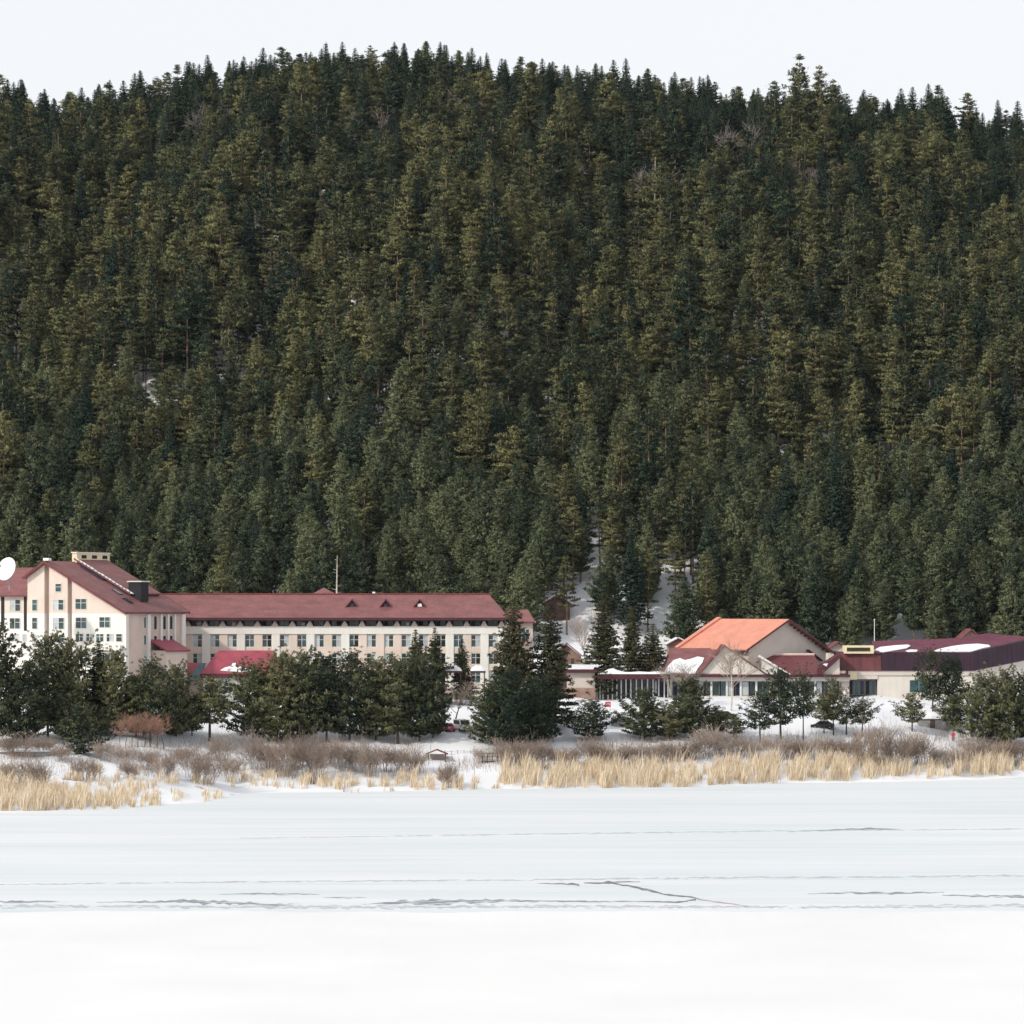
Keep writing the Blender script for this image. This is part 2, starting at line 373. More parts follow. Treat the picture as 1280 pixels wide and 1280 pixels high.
streak('crack', [(795,1127,0.2),(848,1128,0.9),(870,1124.5,1.0)], SM_crack)

# ------------------------------------------------------------------ vegetation meshes
def arr_mesh(name, parts, normals=None):
    """parts: list of (verts Nx3, faces list or Nx3 array, material)"""
    V = []; Fc = []; mi = []; o = 0; mats = []
    for k, (v, f, m) in enumerate(parts):
        V.append(np.asarray(v, float)); f = [tuple(int(i)+o for i in q) for q in (f.tolist() if hasattr(f,'tolist') else f)]
        Fc += f; mi += [k]*len(f); o += len(v); mats.append(m)
    me = bpy.data.meshes.new(name); me.from_pydata(np.concatenate(V).tolist(), [], Fc)
    for m in mats: me.materials.append(m)
    me.polygons.foreach_set('material_index', mi)
    if normals is not None:
        me.update(); base = np.zeros((len(me.vertices),3)); 
        vn = np.zeros(len(me.vertices)*3); me.vertex_normals.foreach_get('vector', vn); base = vn.reshape(-1,3).copy(); o = 0
        for (v, f, m), q in zip(parts, normals):
            if q is not None: base[o:o+len(v)] = q
            o += len(v)
        me.polygons.foreach_set('use_smooth', [True]*len(me.polygons))
        me.normals_split_custom_set_from_vertices(base.tolist())
    return me

def blades(rng, C0, D, n, L, w, up=0.35, rnd=0.9, spread=(0.3,0.3,0.15), size=None, out=None):
    """n needle blades round every tuft centre"""
    Cn = np.repeat(C0, n, 0); Dn = np.repeat(D, n, 0); N = len(Cn)
    S = np.repeat(size, n)[:,None] if size is not None else 1.0
    Cn = Cn + rng.normal(0,1,(N,3))*np.array(spread)*S
    d = Dn*0.6 + rng.normal(0,1,(N,3))*rnd + np.array([0,0,up]); d /= np.linalg.norm(d,axis=1)[:,None]
    s = np.cross(d, rng.normal(0,1,(N,3))); s /= np.linalg.norm(s,axis=1)[:,None]+1e-9
    l = (L*rng.uniform(0.6,1.25,N))[:,None]*S; ww = (w*rng.uniform(0.7,1.3,N))[:,None]*S
    cd = Cn - np.repeat(C0, n, 0); cd = cd/(np.linalg.norm(cd,axis=1)[:,None]+1e-6); cd[:,2] += 0.35
    nr = np.repeat(out, n, 0)*0.75 + cd*0.65 + rng.normal(0,0.18,(N,3)); nr /= np.linalg.norm(nr,axis=1)[:,None]
    flip = np.einsum('ij,ij->i', np.cross(d, s), nr) < 0      # wind each blade so that its face agrees with the puff it belongs to
    s = np.where(flip[:,None], -s, s)
    v = np.stack([Cn - d*l*0.35 + s*ww*0.15, Cn + d*l*0.1 - s*ww*0.5, Cn + d*l*0.65, Cn + d*l*0.1 + s*ww*0.5],1).reshape(-1,3)
    i = np.arange(N)*4
    return v, np.stack([i,i+1,i+2,i+3],1), np.repeat(nr, 4, 0)

def conifer(seed, style, H, Rad, cb, blade_n=12, L=0.5, w=0.2, spacing=0.55):
    """returns trunk MB and crown (verts, faces)"""
    rng = np.random.default_rng(seed); tr = MB()
    bx, by = rng.normal(0, 0.02, 2)*H if style == 'old' else rng.normal(0, 0.008, 2)*H
    def axis(z): t = z/H; return np.array([bx*math.sin(t*2.2), by*t*t, z])
    r0 = 0.011*H + 0.05
    zs = np.linspace(-0.6, H*0.97, 7)
    tr.tube([axis(max(z,0)) if z > 0 else (0,0,z) for z in zs], [max(0.03, r0*(1-0.92*max(z,0)/H)) for z in zs], 6)
    cen = []; dirs = []
    z = cb*H; az = rng.uniform(0, 6.28)
    lop = rng.uniform(0, 6.28); ph = rng.uniform(0, 6.28, 4)
    def lob(a, t): return 1 + (0.22 if style == 'round' else 0.10)*(math.sin(2*a+ph[0]+5*t)+math.sin(3*a+ph[1]-9*t)+0.7*math.sin(a+ph[2]+14*t))
    while z < H*0.985:
        t = (z - cb*H)/(H*(1-cb))
        if style == 'young':
            prof = (1-t)**0.8 * (0.55+0.45*min(1, t/0.18)); nb = rng.integers(4,7); el = 0.05+0.75*t
        elif style == 'round':
            prof = (1-t**3.0)**0.62 * (0.72+0.28*min(1,t/0.2)); nb = rng.integers(4,7); el = -0.05+0.85*t
        elif style == 'old':
            prof = (1-t)**0.72*(0.6+0.5*min(1,t/0.28))*rng.uniform(0.65,1.15); nb = rng.integers(3,6); el = -0.1+0.6*t
        elif style == 'fir':
            prof = (1-t)**0.85*(0.8+0.2*min(1,t/0.1)) + 0.01; nb = rng.integers(5,8); el = -0.28+0.45*t
        else:  # spruce
            prof = (1-t)**0.9*(0.85+0.15*min(1,t/0.08)) + 0.03; nb = rng.integers(6,9); el = -0.35+0.55*t
        az += rng.uniform(0.5,1.2)
        for k in range(nb):
            a = az + k*6.283/nb + rng.normal(0,0.22)
            ln = Rad*prof*rng.uniform(0.62,1.12)*(1+0.18*math.cos(a-lop))*lob(a, t)
            if style == 'old' and rng.random() < 0.14: continue
            if ln < 0.15: ln = 0.15
            e = el + rng.normal(0,0.1)
            p0 = axis(min(z, H*0.96)); hd = np.array([math.cos(a), math.sin(a), 0])
            curl = {'young':0.30,'round':0.3,'old':0.12,'fir':0.22,'spruce':0.25}[style]
            def bp(s): return p0 + hd*ln*s*math.cos(e) + np.array([0,0, ln*s*math.sin(e) + curl*ln*s*s*(0.6 if style in('fir','spruce') else 1)])
            if ln > 0.7: tr.tube([bp(0), bp(0.55), bp(0.98)], [0.012*H*0.25*(1-0.6*t)+0.01, 0.03, 0.012], 3)
            m = max(1, int(ln/spacing*(1.0 if style in ('old',) else 1.15)))
            s0 = {'old':0.45,'young':0.25,'round':0.35,'fir':0.12,'spruce':0.12}[style]
            for s in np.linspace(s0, 1.0, m+1):
                s = min(1.02, s + rng.normal(0,0.04)); c = bp(s)
                side = np.array([-hd[1], hd[0], 0]); c = c + side*rng.normal(0, 0.20*ln*(s if style!='fir' else (1.1-s)) + 0.05)
                cen.append(c); dirs.append(hd*0.8+np.array([0,0,0.2]))
        step = {'young':0.50,'round':0.55,'old':1.05,'fir':0.50,'spruce':0.50}[style]
        if style == 'old' and rng.random() < 0.15: step *= 1.6
        z += step*rng.uniform(0.75,1.25)*(1-0.25*t)
    cen.append(axis(H*0.98)); dirs.append(np.array([0,0,1.0]))
    cen = np.array(cen); dirs = np.array(dirs)
    ax_ = np.array([axis(max(0.0,c[2]-0.25*Rad)) for c in cen]); out = cen-ax_; out /= np.linalg.norm(out,axis=1)[:,None]+1e-6
    tt = np.clip(cen[:,2]/H, 0, 1); size = np.where(tt > 0.6, 1-(tt-0.6)/0.4*(0.25 if style == 'old' else 0.68 if style in ('fir','spruce') else 0.5), 1.0)
    if style in ('fir','spruce'):
        v, f, nr = blades(rng, cen, dirs, blade_n, L, w, up=-0.12, rnd=0.75, spread=(0.16,0.16,0.10), size=size, out=out)
    elif style == 'old':
        v, f, nr = blades(rng, cen, dirs, blade_n, L, w, up=0.45, rnd=0.8, spread=(0.42,0.42,0.14), size=size, out=out)
    else:
        v, f, nr = blades(rng, cen, dirs, blade_n, L, w, up=0.55, rnd=0.75, spread=(0.22,0.22,0.15), size=size, out=out)
    return tr, v, f, nr

PROTO = {}
def proto(key, style, H, Rad, cb, leaf, bark='bark', **k):
    tr, v, f, nr = conifer(hash(key) % 1000 if not isinstance(key, tuple) else sum(ord(c) for c in key[0])*7+key[1]*31, style, H, Rad, cb, **k)
    tm = tr.mesh('trunk'); tm.materials.append(M[bark])
    cm = arr_mesh('crown', [(v, f, M[leaf])], [nr])
    PROTO[key] = dict(H=H, R=Rad, trunk=tm, crown=cm, tr=tr, v=v, f=f, nr=nr, leaf=leaf, bark=bark)
for i, (H, Rd, cb) in enumerate([(16,4.3,0.10),(17.5,4.0,0.14),(15,4.4,0.08),(19,4.3,0.22),(17,4.7,0.16),(18,3.7,0.28)]):
    proto(('young', i), 'young', H, Rd, cb, 'needle_young', blade_n=13, L=0.60, w=0.22)
for i, (H, Rd, cb) in enumerate([(23,4.4,0.36),(25,4.6,0.30),(22,4.0,0.42),(26,4.3,0.34),(21,4.8,0.30),(24,3.7,0.25)]):
    proto(('old', i), 'old', H, Rd, cb, 'needle_pine', blade_n=16, L=0.70, w=0.27, spacing=0.5)
for i, (H, Rd, cb) in enumerate([(22,4.0,0.12),(24,3.8,0.15),(20,4.2,0.1),(23,3.5,0.12)]):
    proto(('fir', i), 'fir', H, Rd, cb, 'needle_fir', bark='bark_dark', blade_n=10, L=0.6, w=0.24)
for i, (H, Rd, cb) in enumerate([(14,4.3,0.07),(13,4.6,0.09),(15,4.2,0.13),(12,4.4,0.06)]):
    proto(('round', i), 'round', H, Rd, cb, 'needle_front', bark='bark_dark', blade_n=19, L=0.55, w=0.20)
for i, (H, Rd, cb) in enumerate([(20,4.2,0.06),(19,3.4,0.10),(18,3.9,0.08)]):
    proto(('spruce', i), 'spruce', H, Rd, cb, 'needle_spruce', bark='bark_dark', blade_n=13, L=0.55, w=0.17, spacing=0.45)
for i, (H, Rd, cb) in enumerate([(9,2.7,0.34),(8,3.0,0.40),(10,2.5,0.30)]):
    proto(('open', i), 'round', H, Rd, cb, 'needle_front', bark='bark_dark', blade_n=15, L=0.42, w=0.16, spacing=0.45)
for i, (H, Rd, cb) in enumerate([(7,2.4,0.12),(6,2.2,0.2),(8,2.2,0.3)]):
    proto(('small', i), 'round', H, Rd, cb, 'needle_front', bark='bark_dark', blade_n=17, L=0.42, w=0.16, spacing=0.4)

def broom(seed, H, Rad, stems, depth, r0, tw, fork=0.25, lean=0.25, thin=0.012):
    """leafless twigs: returns MB (whole plant)"""
    rng = random.Random(seed); stem = MB(); tws = MB()
    def grow(p, d, ln, r, lev, out):
        pts = [p]; q = Vector(p); dd = Vector(d)
        for k in range(3):
            dd = (dd + Vector((rng.gauss(0,.13), rng.gauss(0,.13), rng.gauss(0.06,.08)))).normalized(); q = q + dd*ln/3; pts.append(q.copy())
        (stem if lev == 0 and out else tws).tube(pts, [max(thin, r*(1-0.2*k)) for k in range(4)], 5 if lev == 0 else 3)
        if lev >= depth: return
        for k in range(tw):
            s = rng.uniform(0.35, 1.0); i = min(2, int(s*3)); base = pts[i].lerp(pts[i+1], s*3-i)
            side = Vector((rng.gauss(0,1), rng.gauss(0,1), rng.gauss(0.15,.4))).normalized()
            grow(base, (dd*0.75 + side*lean*3).normalized(), ln*rng.uniform(0.45,0.72), r*0.5, lev+1, out)
    for k in range(stems):
        a = rng.uniform(0,6.28); rr = Rad*0.25*rng.random()**0.5 if stems > 1 else 0
        t = rng.uniform(0, 1)*Rad*0.55
        d = Vector((math.cos(a)*t/H, math.sin(a)*t/H, 1)).normalized()
        grow(Vector((math.cos(a)*rr, math.sin(a)*rr, -0.15)), d, H*rng.uniform(0.5,0.72), r0, 0, stems == 1)
    return stem, tws
SHRUB = []
for i, (H, Rd, st) in enumerate([(3.2,3.4,26),(2.8,3.0,24),(3.6,3.0,24),(3.0,4.0,28)]):
    _, t = broom(40+i, H, Rd, st+4, 2, 0.020, 5, lean=0.24, thin=0.011)
    SHRUB.append((H, Rd, t.mesh('twigs'), t))
BARE = []
for i, (H, Rd, tw) in enumerate([(10,3.5,6),(9,3.0,6),(11,3.0,6)]):
    s, t = broom(60+i, H, Rd, 1, 3, 0.16, tw+2, lean=0.24, thin=0.014)
    BARE.append((H, Rd, s.mesh('trunk'), t.mesh('twigs')))

def mesh_variant(me, m):
    c = me.copy(); c.materials.clear(); c.materials.append(m); return c
SHRUB_M = {(i, k): mesh_variant(s[2], M[k]) for i, s in enumerate(SHRUB) for k in ('twig_pink','twig_brown','twig_red')}
BARE_M = {(i, k, b_): (mesh_variant(s[2], M[b_]), mesh_variant(s[3], M[k])) for i, s in enumerate(BARE)
          for k, b_ in (('twig_grey','bark_dark'),('twig_grey','bark_birch'),('twig_pink','bark_dark'),('twig_pink','bark_birch'),('twig_red','bark_dark'))}

def child(name, me, parent):
    o = bpy.data.objects.new(name, me); C.objects.link(o); o.parent = parent; return o
def place_tree(name, label, cat, key, X, Y, h, sxy, rz, group=None):
    p = PROTO[key]
    t = thing(name, label, cat, (X, Y, zt1(X, Y)-0.05), group)
    t.rotation_euler = (0,0,rz); t.scale = (sxy, sxy, h/p['H'])
    child('trunk', p['trunk'], t); child('crown', p['crown'], t)
    return t

# ------------------------------------------------------------------ the forest on the hill
cand = []
Yc = 654.0; row = 0
while Yc < 1030:
    sp = 5.5 + 0.3*min(1, (Yc-654)/250)
    hw = 800*Yc/F
    Xc = -hw + (row % 2)*sp/2
    while Xc < hw:
        cand.append((Xc + RNG.uniform(-.42,.42)*sp, Yc + RNG.uniform(-.42,.42)*sp)); Xc += sp
    Yc += sp*0.88; row += 1
cand = np.array(cand); CZ = zt(cand[:,0], cand[:,1])
cpx = 640 + cand[:,0]*F/cand[:,1]; cpy = YH + (CAMH-CZ)*F/cand[:,1]
trees = []
for (X, Y), z, px, py in zip(cand, CZ, cpx, cpy):
    keep = 0.93
    if 690 < px < 885 and Y < 684: keep = 0.30 if Y < 662 else (0.55 if Y < 676 else 0.92)          # the open snowy slope
    if 885 <= px < 1060 and Y < 662: keep = 0.7
    if 560 < px <= 690 and Y < 672: keep = 0.6
    if 325 < px < 380 and Y < 690: keep = 0.6
    if -60 < px < 34 and 330 < py < 560: keep = 0.42
    if 150 < px < 250 and 500 < py < 590: keep = 0.75
    if 580 < px < 780 and 520 < py < 620: keep = 0.85
    g = 0.5+0.5*math.sin(X/9.0+Y/15.0)*math.sin(Y/13.0-X/17.0)
    if g > 0.9: keep *= 0.85
    if RNG.random() > keep: continue
    s = (Y-660)/340
    rr = RNG.random()
    pold = np.clip((s-0.06)*2.2, 0.05, 0.86); pfir = np.clip((s-0.30)*0.8, 0.06, 0.5)
    if s > 0.78: pfir = 0.5
    if s > 0.9: pfir = 0.8
    if 690 < px < 885 and Y < 700: pold = 0.8
    if rr < pfir: key = ('fir', int(RNG.integers(4)))
    elif RNG.random() < pold: key = ('old', int(RNG.integers(6)))
    else: key = ('young', int(RNG.integers(6)))
    sc = RNG.triangular(0.55,0.95,1.22)*(0.94+0.10*s)
    if key[0] == 'old' and s < 0.12: sc *= 0.8
    if s > 0.86: sc = RNG.uniform(14,18.5)*(1.15 if RNG.random() < 0.06 else 1)/PROTO[key]['H']
    wide = 1.22 if s > 0.86 else (1.22 if key[0] == 'young' else 1.10)
    szz = RNG.uniform(0.9,1.18)*sc if s <= 0.86 else sc
    trees.append((X, Y, z, px, py, key, sc*wide, szz, RNG.uniform(0,6.28)))
print('forest trees', len(trees))

def zone(px):
    for lim, a, g in [(165,'above the gabled hotel block','gabled block'),(400,'above left half of long red roof','left of the long roof'),
                   (640,'above right half of long red roof','right of the long roof'),(860,'on snowy slope behind three spruces','snowy slope'),
                   (1045,'behind the orange roofed hall','orange hall'),(1e9,'behind the dark maroon annex','maroon annex')]:
        if px < lim: return a, g
inview = [t for t in trees if -15 < t[3] < 1295]
near = sorted([t for t in inview if t[5][0] != 'fir'], key=lambda t: t[1])[:300]
sky_firs = sorted([t for t in inview if t[5][0] == 'fir'], key=lambda t: -(t[2] + PROTO[t[5]]['H']*t[7] - float(ridge_z(t[3]))) if t[1] > 965 else 1e6)[:60]
single = set(id(t) for t in near) | set(id(t) for t in sky_firs)
for i, t in enumerate(near):
    X, Y, z, px, py, key, sc, szz, rz = t
    a, g = zone(px)
    size = 'small' if szz*PROTO[key]['H'] < 14.5 else ('tall' if szz*PROTO[key]['H'] > 18 else 'mid-height')
    kind = 'bushy pine' if key[0] == 'young' else 'bare-stemmed pine'
    rw = 'at forest edge' if Y < 672 else 'inside forest'
    place_tree('pine_tree', f'{size} {kind} {rw} {a}', 'tree', key, X, Y, szz*PROTO[key]['H'], sc, rz, f'pines at the foot of the hill, {g}')
for t in sky_firs:
    X, Y, z, px, py, key, sc, szz, rz = t
    pos = ('left end' if px < 260 else 'left shoulder' if px < 430 else 'summit' if px < 640 else 'right shoulder' if px < 900 else 'right end')
    place_tree('fir_tree', f'dark pointed fir against the white sky on the {pos} of the ridge', 'tree', key, X, Y, szz*PROTO[key]['H'], sc, rz, f'skyline firs on the {pos} of the ridge')
rest = [t for t in trees if id(t) not in single]
pc = bpy.data.collections.new('forest_source')
order = [k for k in PROTO if k[0] in ('young','old','fir')]
order = sorted(order)
for j, k in enumerate(order):
    p = PROTO[k]
    me = arr_mesh('forest_tree', [(np.array(p['tr'].v), p['tr'].f, M[p['bark']]), (p['v'], p['f'], M[p['leaf']])], [None, p['nr']])
    o = bpy.data.objects.new('forest_tree_%02d' % j, me); o['kind'] = 'stuff'; pc.objects.link(o)
fm = bpy.data.meshes.new('forest'); fm.from_pydata([(t[0],t[1],t[2]-0.05) for t in rest], [], [])
for nm, ty in (('pick','INT'),('turn','FLOAT')):
    a = fm.attributes.new(nm, ty, 'POINT'); a.data.foreach_set('value', [order.index(t[5]) for t in rest] if nm == 'pick' else [t[8] for t in rest])
a = fm.attributes.new('size','FLOAT_VECTOR','POINT'); a.data.foreach_set('vector', [q for t in rest for q in (t[6],t[6],t[7])])
fo = bpy.data.objects.new('forest', fm); C.objects.link(fo); fo['kind'] = 'stuff'
tag(fo, 'dense dark green pine and fir forest covering the upper hillside', 'forest')
ng = bpy.data.node_groups.new('forest_scatter','GeometryNodeTree')
ng.interface.new_socket('Geometry', in_out='INPUT', socket_type='NodeSocketGeometry'); ng.interface.new_socket('Geometry', in_out='OUTPUT', socket_type='NodeSocketGeometry')
gi = ng.nodes.new('NodeGroupInput'); go = ng.nodes.new('NodeGroupOutput')
ip = ng.nodes.new('GeometryNodeInstanceOnPoints'); ci = ng.nodes.new('GeometryNodeCollectionInfo')
ci.inputs['Collection'].default_value = pc; ci.inputs['Separate Children'].default_value = True; ci.inputs['Reset Children'].default_value = True
def attr(nm, dt):
    a = ng.nodes.new('GeometryNodeInputNamedAttribute'); a.data_type = dt; a.inputs['Name'].default_value = nm; return a.outputs[0]
cx = ng.nodes.new('ShaderNodeCombineXYZ')
ng.links.new(attr('turn','FLOAT'), cx.inputs[2]); er = ng.nodes.new('FunctionNodeEulerToRotation'); ng.links.new(cx.outputs[0], er.inputs[0])
ng.links.new(gi.outputs[0], ip.inputs['Points']); ng.links.new(ci.outputs[0], ip.inputs['Instance'])
ip.inputs['Pick Instance'].default_value = True
ng.links.new(attr('pick','INT'), ip.inputs['Instance Index']); ng.links.new(er.outputs[0], ip.inputs['Rotation']); ng.links.new(attr('size','FLOAT_VECTOR'), ip.inputs['Scale'])
ng.links.new(ip.outputs[0], go.inputs[0])
md = fo.modifiers.new('scatter','NODES'); md.node_group = ng


# ------------------------------------------------------------------ buildings
class Frame:
    """local building frame: u along the facade, v going back, z up; pixel rows and columns turned into metres on the facade"""
    def __init__(s, px0, Y0, ang):
        s.Y0 = Y0; s.X0 = PX(px0, Y0); s.c = math.cos(ang); s.s = math.sin(ang)
    def u(s, px, v=0.0):
        X = s.X0 + v*s.s; Y = s.Y0 + v*s.c; k = (px-640)/F
        return (k*Y - X)/(s.c + k*s.s)
    def z(s, py): return PZ(py, s.Y0)
    def p(s, u, v, z): return (s.X0 + u*s.c + v*s.s, s.Y0 - u*s.s + v*s.c, z)
    def box(s, mb, u0, u1, v0, v1, z0, z1):
        return mb.hexa([s.p(u0,v0,z0),s.p(u1,v0,z0),s.p(u1,v1,z0),s.p(u0,v1,z0),s.p(u0,v0,z1),s.p(u1,v0,z1),s.p(u1,v1,z1),s.p(u0,v1,z1)])
    def prism(s, mb, uz, v0, v1):     # outline in (u, z) swept from v0 to v1
        a = [s.p(u,v0,z) for u,z in uz]; d = Vector(s.p(0,v1,0)) - Vector(s.p(0,v0,0))
        return mb.extrude(a, d)
    def prism_side(s, mb, vz, u0, u1):
        a = [s.p(u0,v,z) for v,z in vz]; d = Vector(s.p(u1,0,0)) - Vector(s.p(u0,0,0))
        return mb.extrude(a, d)

def window(par, fr, u0, u1, z0, z1, v, cols=2, rows=2, mats=None, side=False, name='window', fm='frame'):
    """a framed window: frame, mullions, one pane for each leaf; side=True puts it on the wall u = v"""
    B_ = (lambda mb,a0,a1,v0,v1,b0,b1: fr.box(mb,a0,a1,v0,v1,b0,b1)) if not side else (lambda mb,a0,a1,v0,v1,b0,b1: fr.box(mb,v-(v1-v),v-(v0-v),a0,a1,b0,b1))
    m = MB(); t = 0.09
    B_(m,u0,u0+t,v-0.06,v+0.08,z0,z1); B_(m,u1-t,u1,v-0.06,v+0.08,z0,z1)
    B_(m,u0+t,u1-t,v-0.06,v+0.08,z1-t,z1); B_(m,u0+t,u1-t,v-0.06,v+0.08,z0,z0+t)
    for i in range(1,cols):
        c = u0+(u1-u0)*i/cols; B_(m,c-0.045,c+0.045,v-0.05,v+0.06,z0+t,z1-t)
    if rows > 1: B_(m,u0+t,u1-t,v-0.04,v+0.05,z0+(z1-z0)*0.60-0.035,z0+(z1-z0)*0.60+0.035)
    w = obj(name, m, M[fm], par)
    for i in range(cols):
        a = u0+(u1-u0)*i/cols; b = u0+(u1-u0)*(i+1)/cols
        q = MB(); B_(q,a+0.03,b-0.03,v+0.015,v+0.035,z0+0.03,z1-0.03)
        mm = mats[i] if mats else random.choice(['glass','glass','glass_teal','curtain'])
        obj('pane', q, M[mm], w)
    return w

SQ = Frame(640, 600, 0)
GZ = 12.3

# ---- long hotel wing
fr = Frame(640, 600, 0); wing = thing('hotel_wing', 'long cream hotel wing with a straight red roof and three small dormers', 'building', (PX(420,600),600,GZ))
u = fr.u; z = fr.z
m = MB(); fr.box(m, u(200), u(633), 0.40, 16, GZ-0.5, z(783)); obj('wall', m, M['pink_wall'], wing)
m = MB(); fr.box(m, u(200), u(633.5), -0.05, 0.40, z(792.5), z(783)); obj('parapet', m, M['white_wall'], wing)
cs = [225+21.75*k for k in range(19)]
for k, c in enumerate(cs):
    nx = c+21.75
    for r, (y0, y1) in enumerate([(793.5,809),(816.5,830.5),(838,853)]):
        window(wing, fr, u(c-6), u(c+6), z(y1), z(y0), 0.30, mats=random.choice([['glass','glass_teal'],['glass_teal','glass_teal'],['glass','curtain'],['curtain','glass'],['glass','dark']]))
    pinkbay = 433 < c < 490
    white = (k % 2 == 1)
    if k == 18: white = True; nx = 633+6
    mt = M['white_wall'] if white and not (433 < (c+nx)/2 < 492) else M['peach_wall']
    m = MB(); fr.box(m, u(c+6), u(nx-6), 0.0 if white else 0.12, 0.45, GZ-0.5, z(792.5)); obj('pier', m, mt, wing)
m = MB(); fr.box(m, u(200), u(219), 0.0, 0.45, GZ-0.5, z(792.5)); obj('pier', m, M['white_wall'], wing)
for k, c in enumerate(cs):
    for (y0, y1) in [(809,816.5),(830.5,838),(853,876)]:
        m = MB(); fr.box(m, u(c-6), u(c+6), 0.16, 0.45, z(y1), z(y0)); obj('spandrel', m, M['peach_wall'] if y0 < 850 else M['cream_wall'], wing)
# recessed top floor with gabled fins between the rooms
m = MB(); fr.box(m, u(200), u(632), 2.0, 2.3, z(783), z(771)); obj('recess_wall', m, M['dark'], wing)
for k, c in enumerate([212.7+21.8*j for j in range(20)]):
    if c > 632: break
    m = MB(); fr.prism(m, [(u(c-4.5),z(783)),(u(c+4.5),z(783)),(u(c+1),z(776.5)),(u(c-1),z(776.5))], 0.0, 1.95); obj('fin', m, M['pink_wall'], wing)
    if c+17 < 634:
        w = window(wing, fr, u(c+4.8), u(c+17), z(783), z(773.3), 1.85, cols=2, rows=1, mats=random.choice([['glass','glass_teal'],['glass_teal','dark'],['dark','glass_blue'],['glass_blue','glass']]), name='balcony_window', fm='metal')
        if random.random() < 0.4:
            q = MB(); a = u(c+random.choice([6,11])); fr.box(q, a, a+0.6, 1.74, 1.78, z(782.5), z(778)); obj('curtain', q, M['white_paint'], w)
RX0, RX1 = u(196), u(636)
eaveY, ridgeV = -1.1, 8.0
ze, zr_ = z(772), PZ(743, 608)
m = MB()
A = lambda uu,v,zz_: fr.p(uu,v,zz_)
m.slab([A(RX0,eaveY,ze),A(RX1,eaveY,ze),A(u(611),ridgeV,zr_),A(RX0,ridgeV,zr_)], 0.3)
m.slab([A(RX1,eaveY,ze),A(RX1,17.1,ze),A(u(611),ridgeV,zr_)], 0.3)
m.slab([A(RX0,17.1,ze),A(RX0,ridgeV,zr_),A(u(611),ridgeV,zr_),A(RX1,17.1,ze)], 0.3)
roof = obj('roof', m, M['roof_red'], wing)
m = MB(); fr.box(m, RX0, RX1+0.02, eaveY-0.06, eaveY-0.01, ze-0.45, ze-0.02); fr.box(m, RX1+0.01, RX1+0.06, eaveY, 17, ze-0.45, ze-0.02); obj('fascia', m, M['fascia'], roof)
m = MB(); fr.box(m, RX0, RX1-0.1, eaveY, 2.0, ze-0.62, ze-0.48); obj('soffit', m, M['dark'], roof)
m = MB(); m.tube([A(RX0,ridgeV,zr_+0.05),A(u(611),ridgeV,zr_+0.05)], 0.16, 6); obj('ridge_cap', m, M['roof_dark'], roof)
def on_roof_v(zz_): return eaveY + (zz_-ze)/(zr_-ze)*(ridgeV-eaveY)
for c, whit in ((439,0),(481.5,0),(524,1)):
    zb = z(758.5); za = z(749.5); v0 = on_roof_v(zb)-0.25
    m = MB(); fr.prism(m, [(u(c-6.5),zb),(u(c+6.5),zb),(u(c),za-0.1)], v0+0.35, on_roof_v(za)+0.2); d = obj('dormer', m, M['dark'], roof)
    for sx in (-1,1):
        q = MB(); q.slab([A(u(c+sx*9),v0,zb-0.15),A(u(c),v0,za+0.1),A(u(c),on_roof_v(za)+0.9,za+0.1),A(u(c+sx*9),on_roof_v(zb)+0.1,zb-0.15)], 0.14); obj('dormer_roof', q, M['roof_dark'], roof)
    q = MB(); fr.prism(q, [(u(c-3),zb+0.05),(u(c+3),zb+0.05),(u(c+2.2),zb+0.6),(u(c-2.2),zb+0.6)], v0+0.25, v0+0.33); obj('dormer_window', q, M['white_paint' if whit else 'glass_blue'], roof)
m = MB(); m.add([A(u(380),13,PZ(745,613)-1.5),A(u(419),13,PZ(745,613)-1.5),A(u(419),20,PZ(745,613)-1.5),A(u(380),20,PZ(745,613)-1.5),A(u(380),13,PZ(745,613)),A(u(419),13,PZ(745,613)),A(u(419),20,PZ(745,613)),A(u(380),20,PZ(745,613)),A(u(398),16.5,PZ(734.5,616.5))],
    [(0,1,5,4),(1,2,6,5),(2,3,7,6),(3,0,4,7),(4,5,8),(5,6,8),(6,7,8),(7,4,8)]); obj('stair_roof', m, M['roof_red'], wing)
m = MB(); fr.box(m, u(463), u(466.5), 8.3, 8.9, zr_-0.4, z(739.5)); obj('vent', m, M['white_paint'], roof)

# ---- lower end block of the wing, seen between the spruces
eb = thing('hotel_end_block', 'lower red roofed end block of the hotel half hidden behind the big spruces', 'building', (PX(660,606),606,GZ))
fe = Frame(640, 604, 0); m = MB(); fe.box(m, fe.u(640), fe.u(666), 0, 9, GZ-0.5, fe.z(778)); obj('wall', m, M['pink_wall'], eb)
m = MB(); m.slab([fe.p(fe.u(634.5),-1,fe.z(777)),fe.p(fe.u(669),-1,fe.z(777)),fe.p(fe.u(660),4.5,fe.z(762)),fe.p(fe.u(634.5),4.5,fe.z(762))],0.3)
m.slab([fe.p(fe.u(669),-1,fe.z(777)),fe.p(fe.u(669),10,fe.z(777)),fe.p(fe.u(660),4.5,fe.z(762))],0.3); obj('roof', m, M['roof_red'], eb)
window(eb, fe, fe.u(652), fe.u(662), fe.z(800), fe.z(786), -0.04)

# ---- gabled hotel block, turned so that its right flank shows
g = Frame(155.5, 572, R(24)); gb = thing('gabled_hotel_block', 'tall cream gabled hotel block with maroon roof, dark wall slots and long chimney', 'building', g.p(-10,8,GZ))
gu, gz = g.u, g.z; D = 21.0
apex = (gu(58), gz(703)); zE = gz(764.5); zL = gz(721)
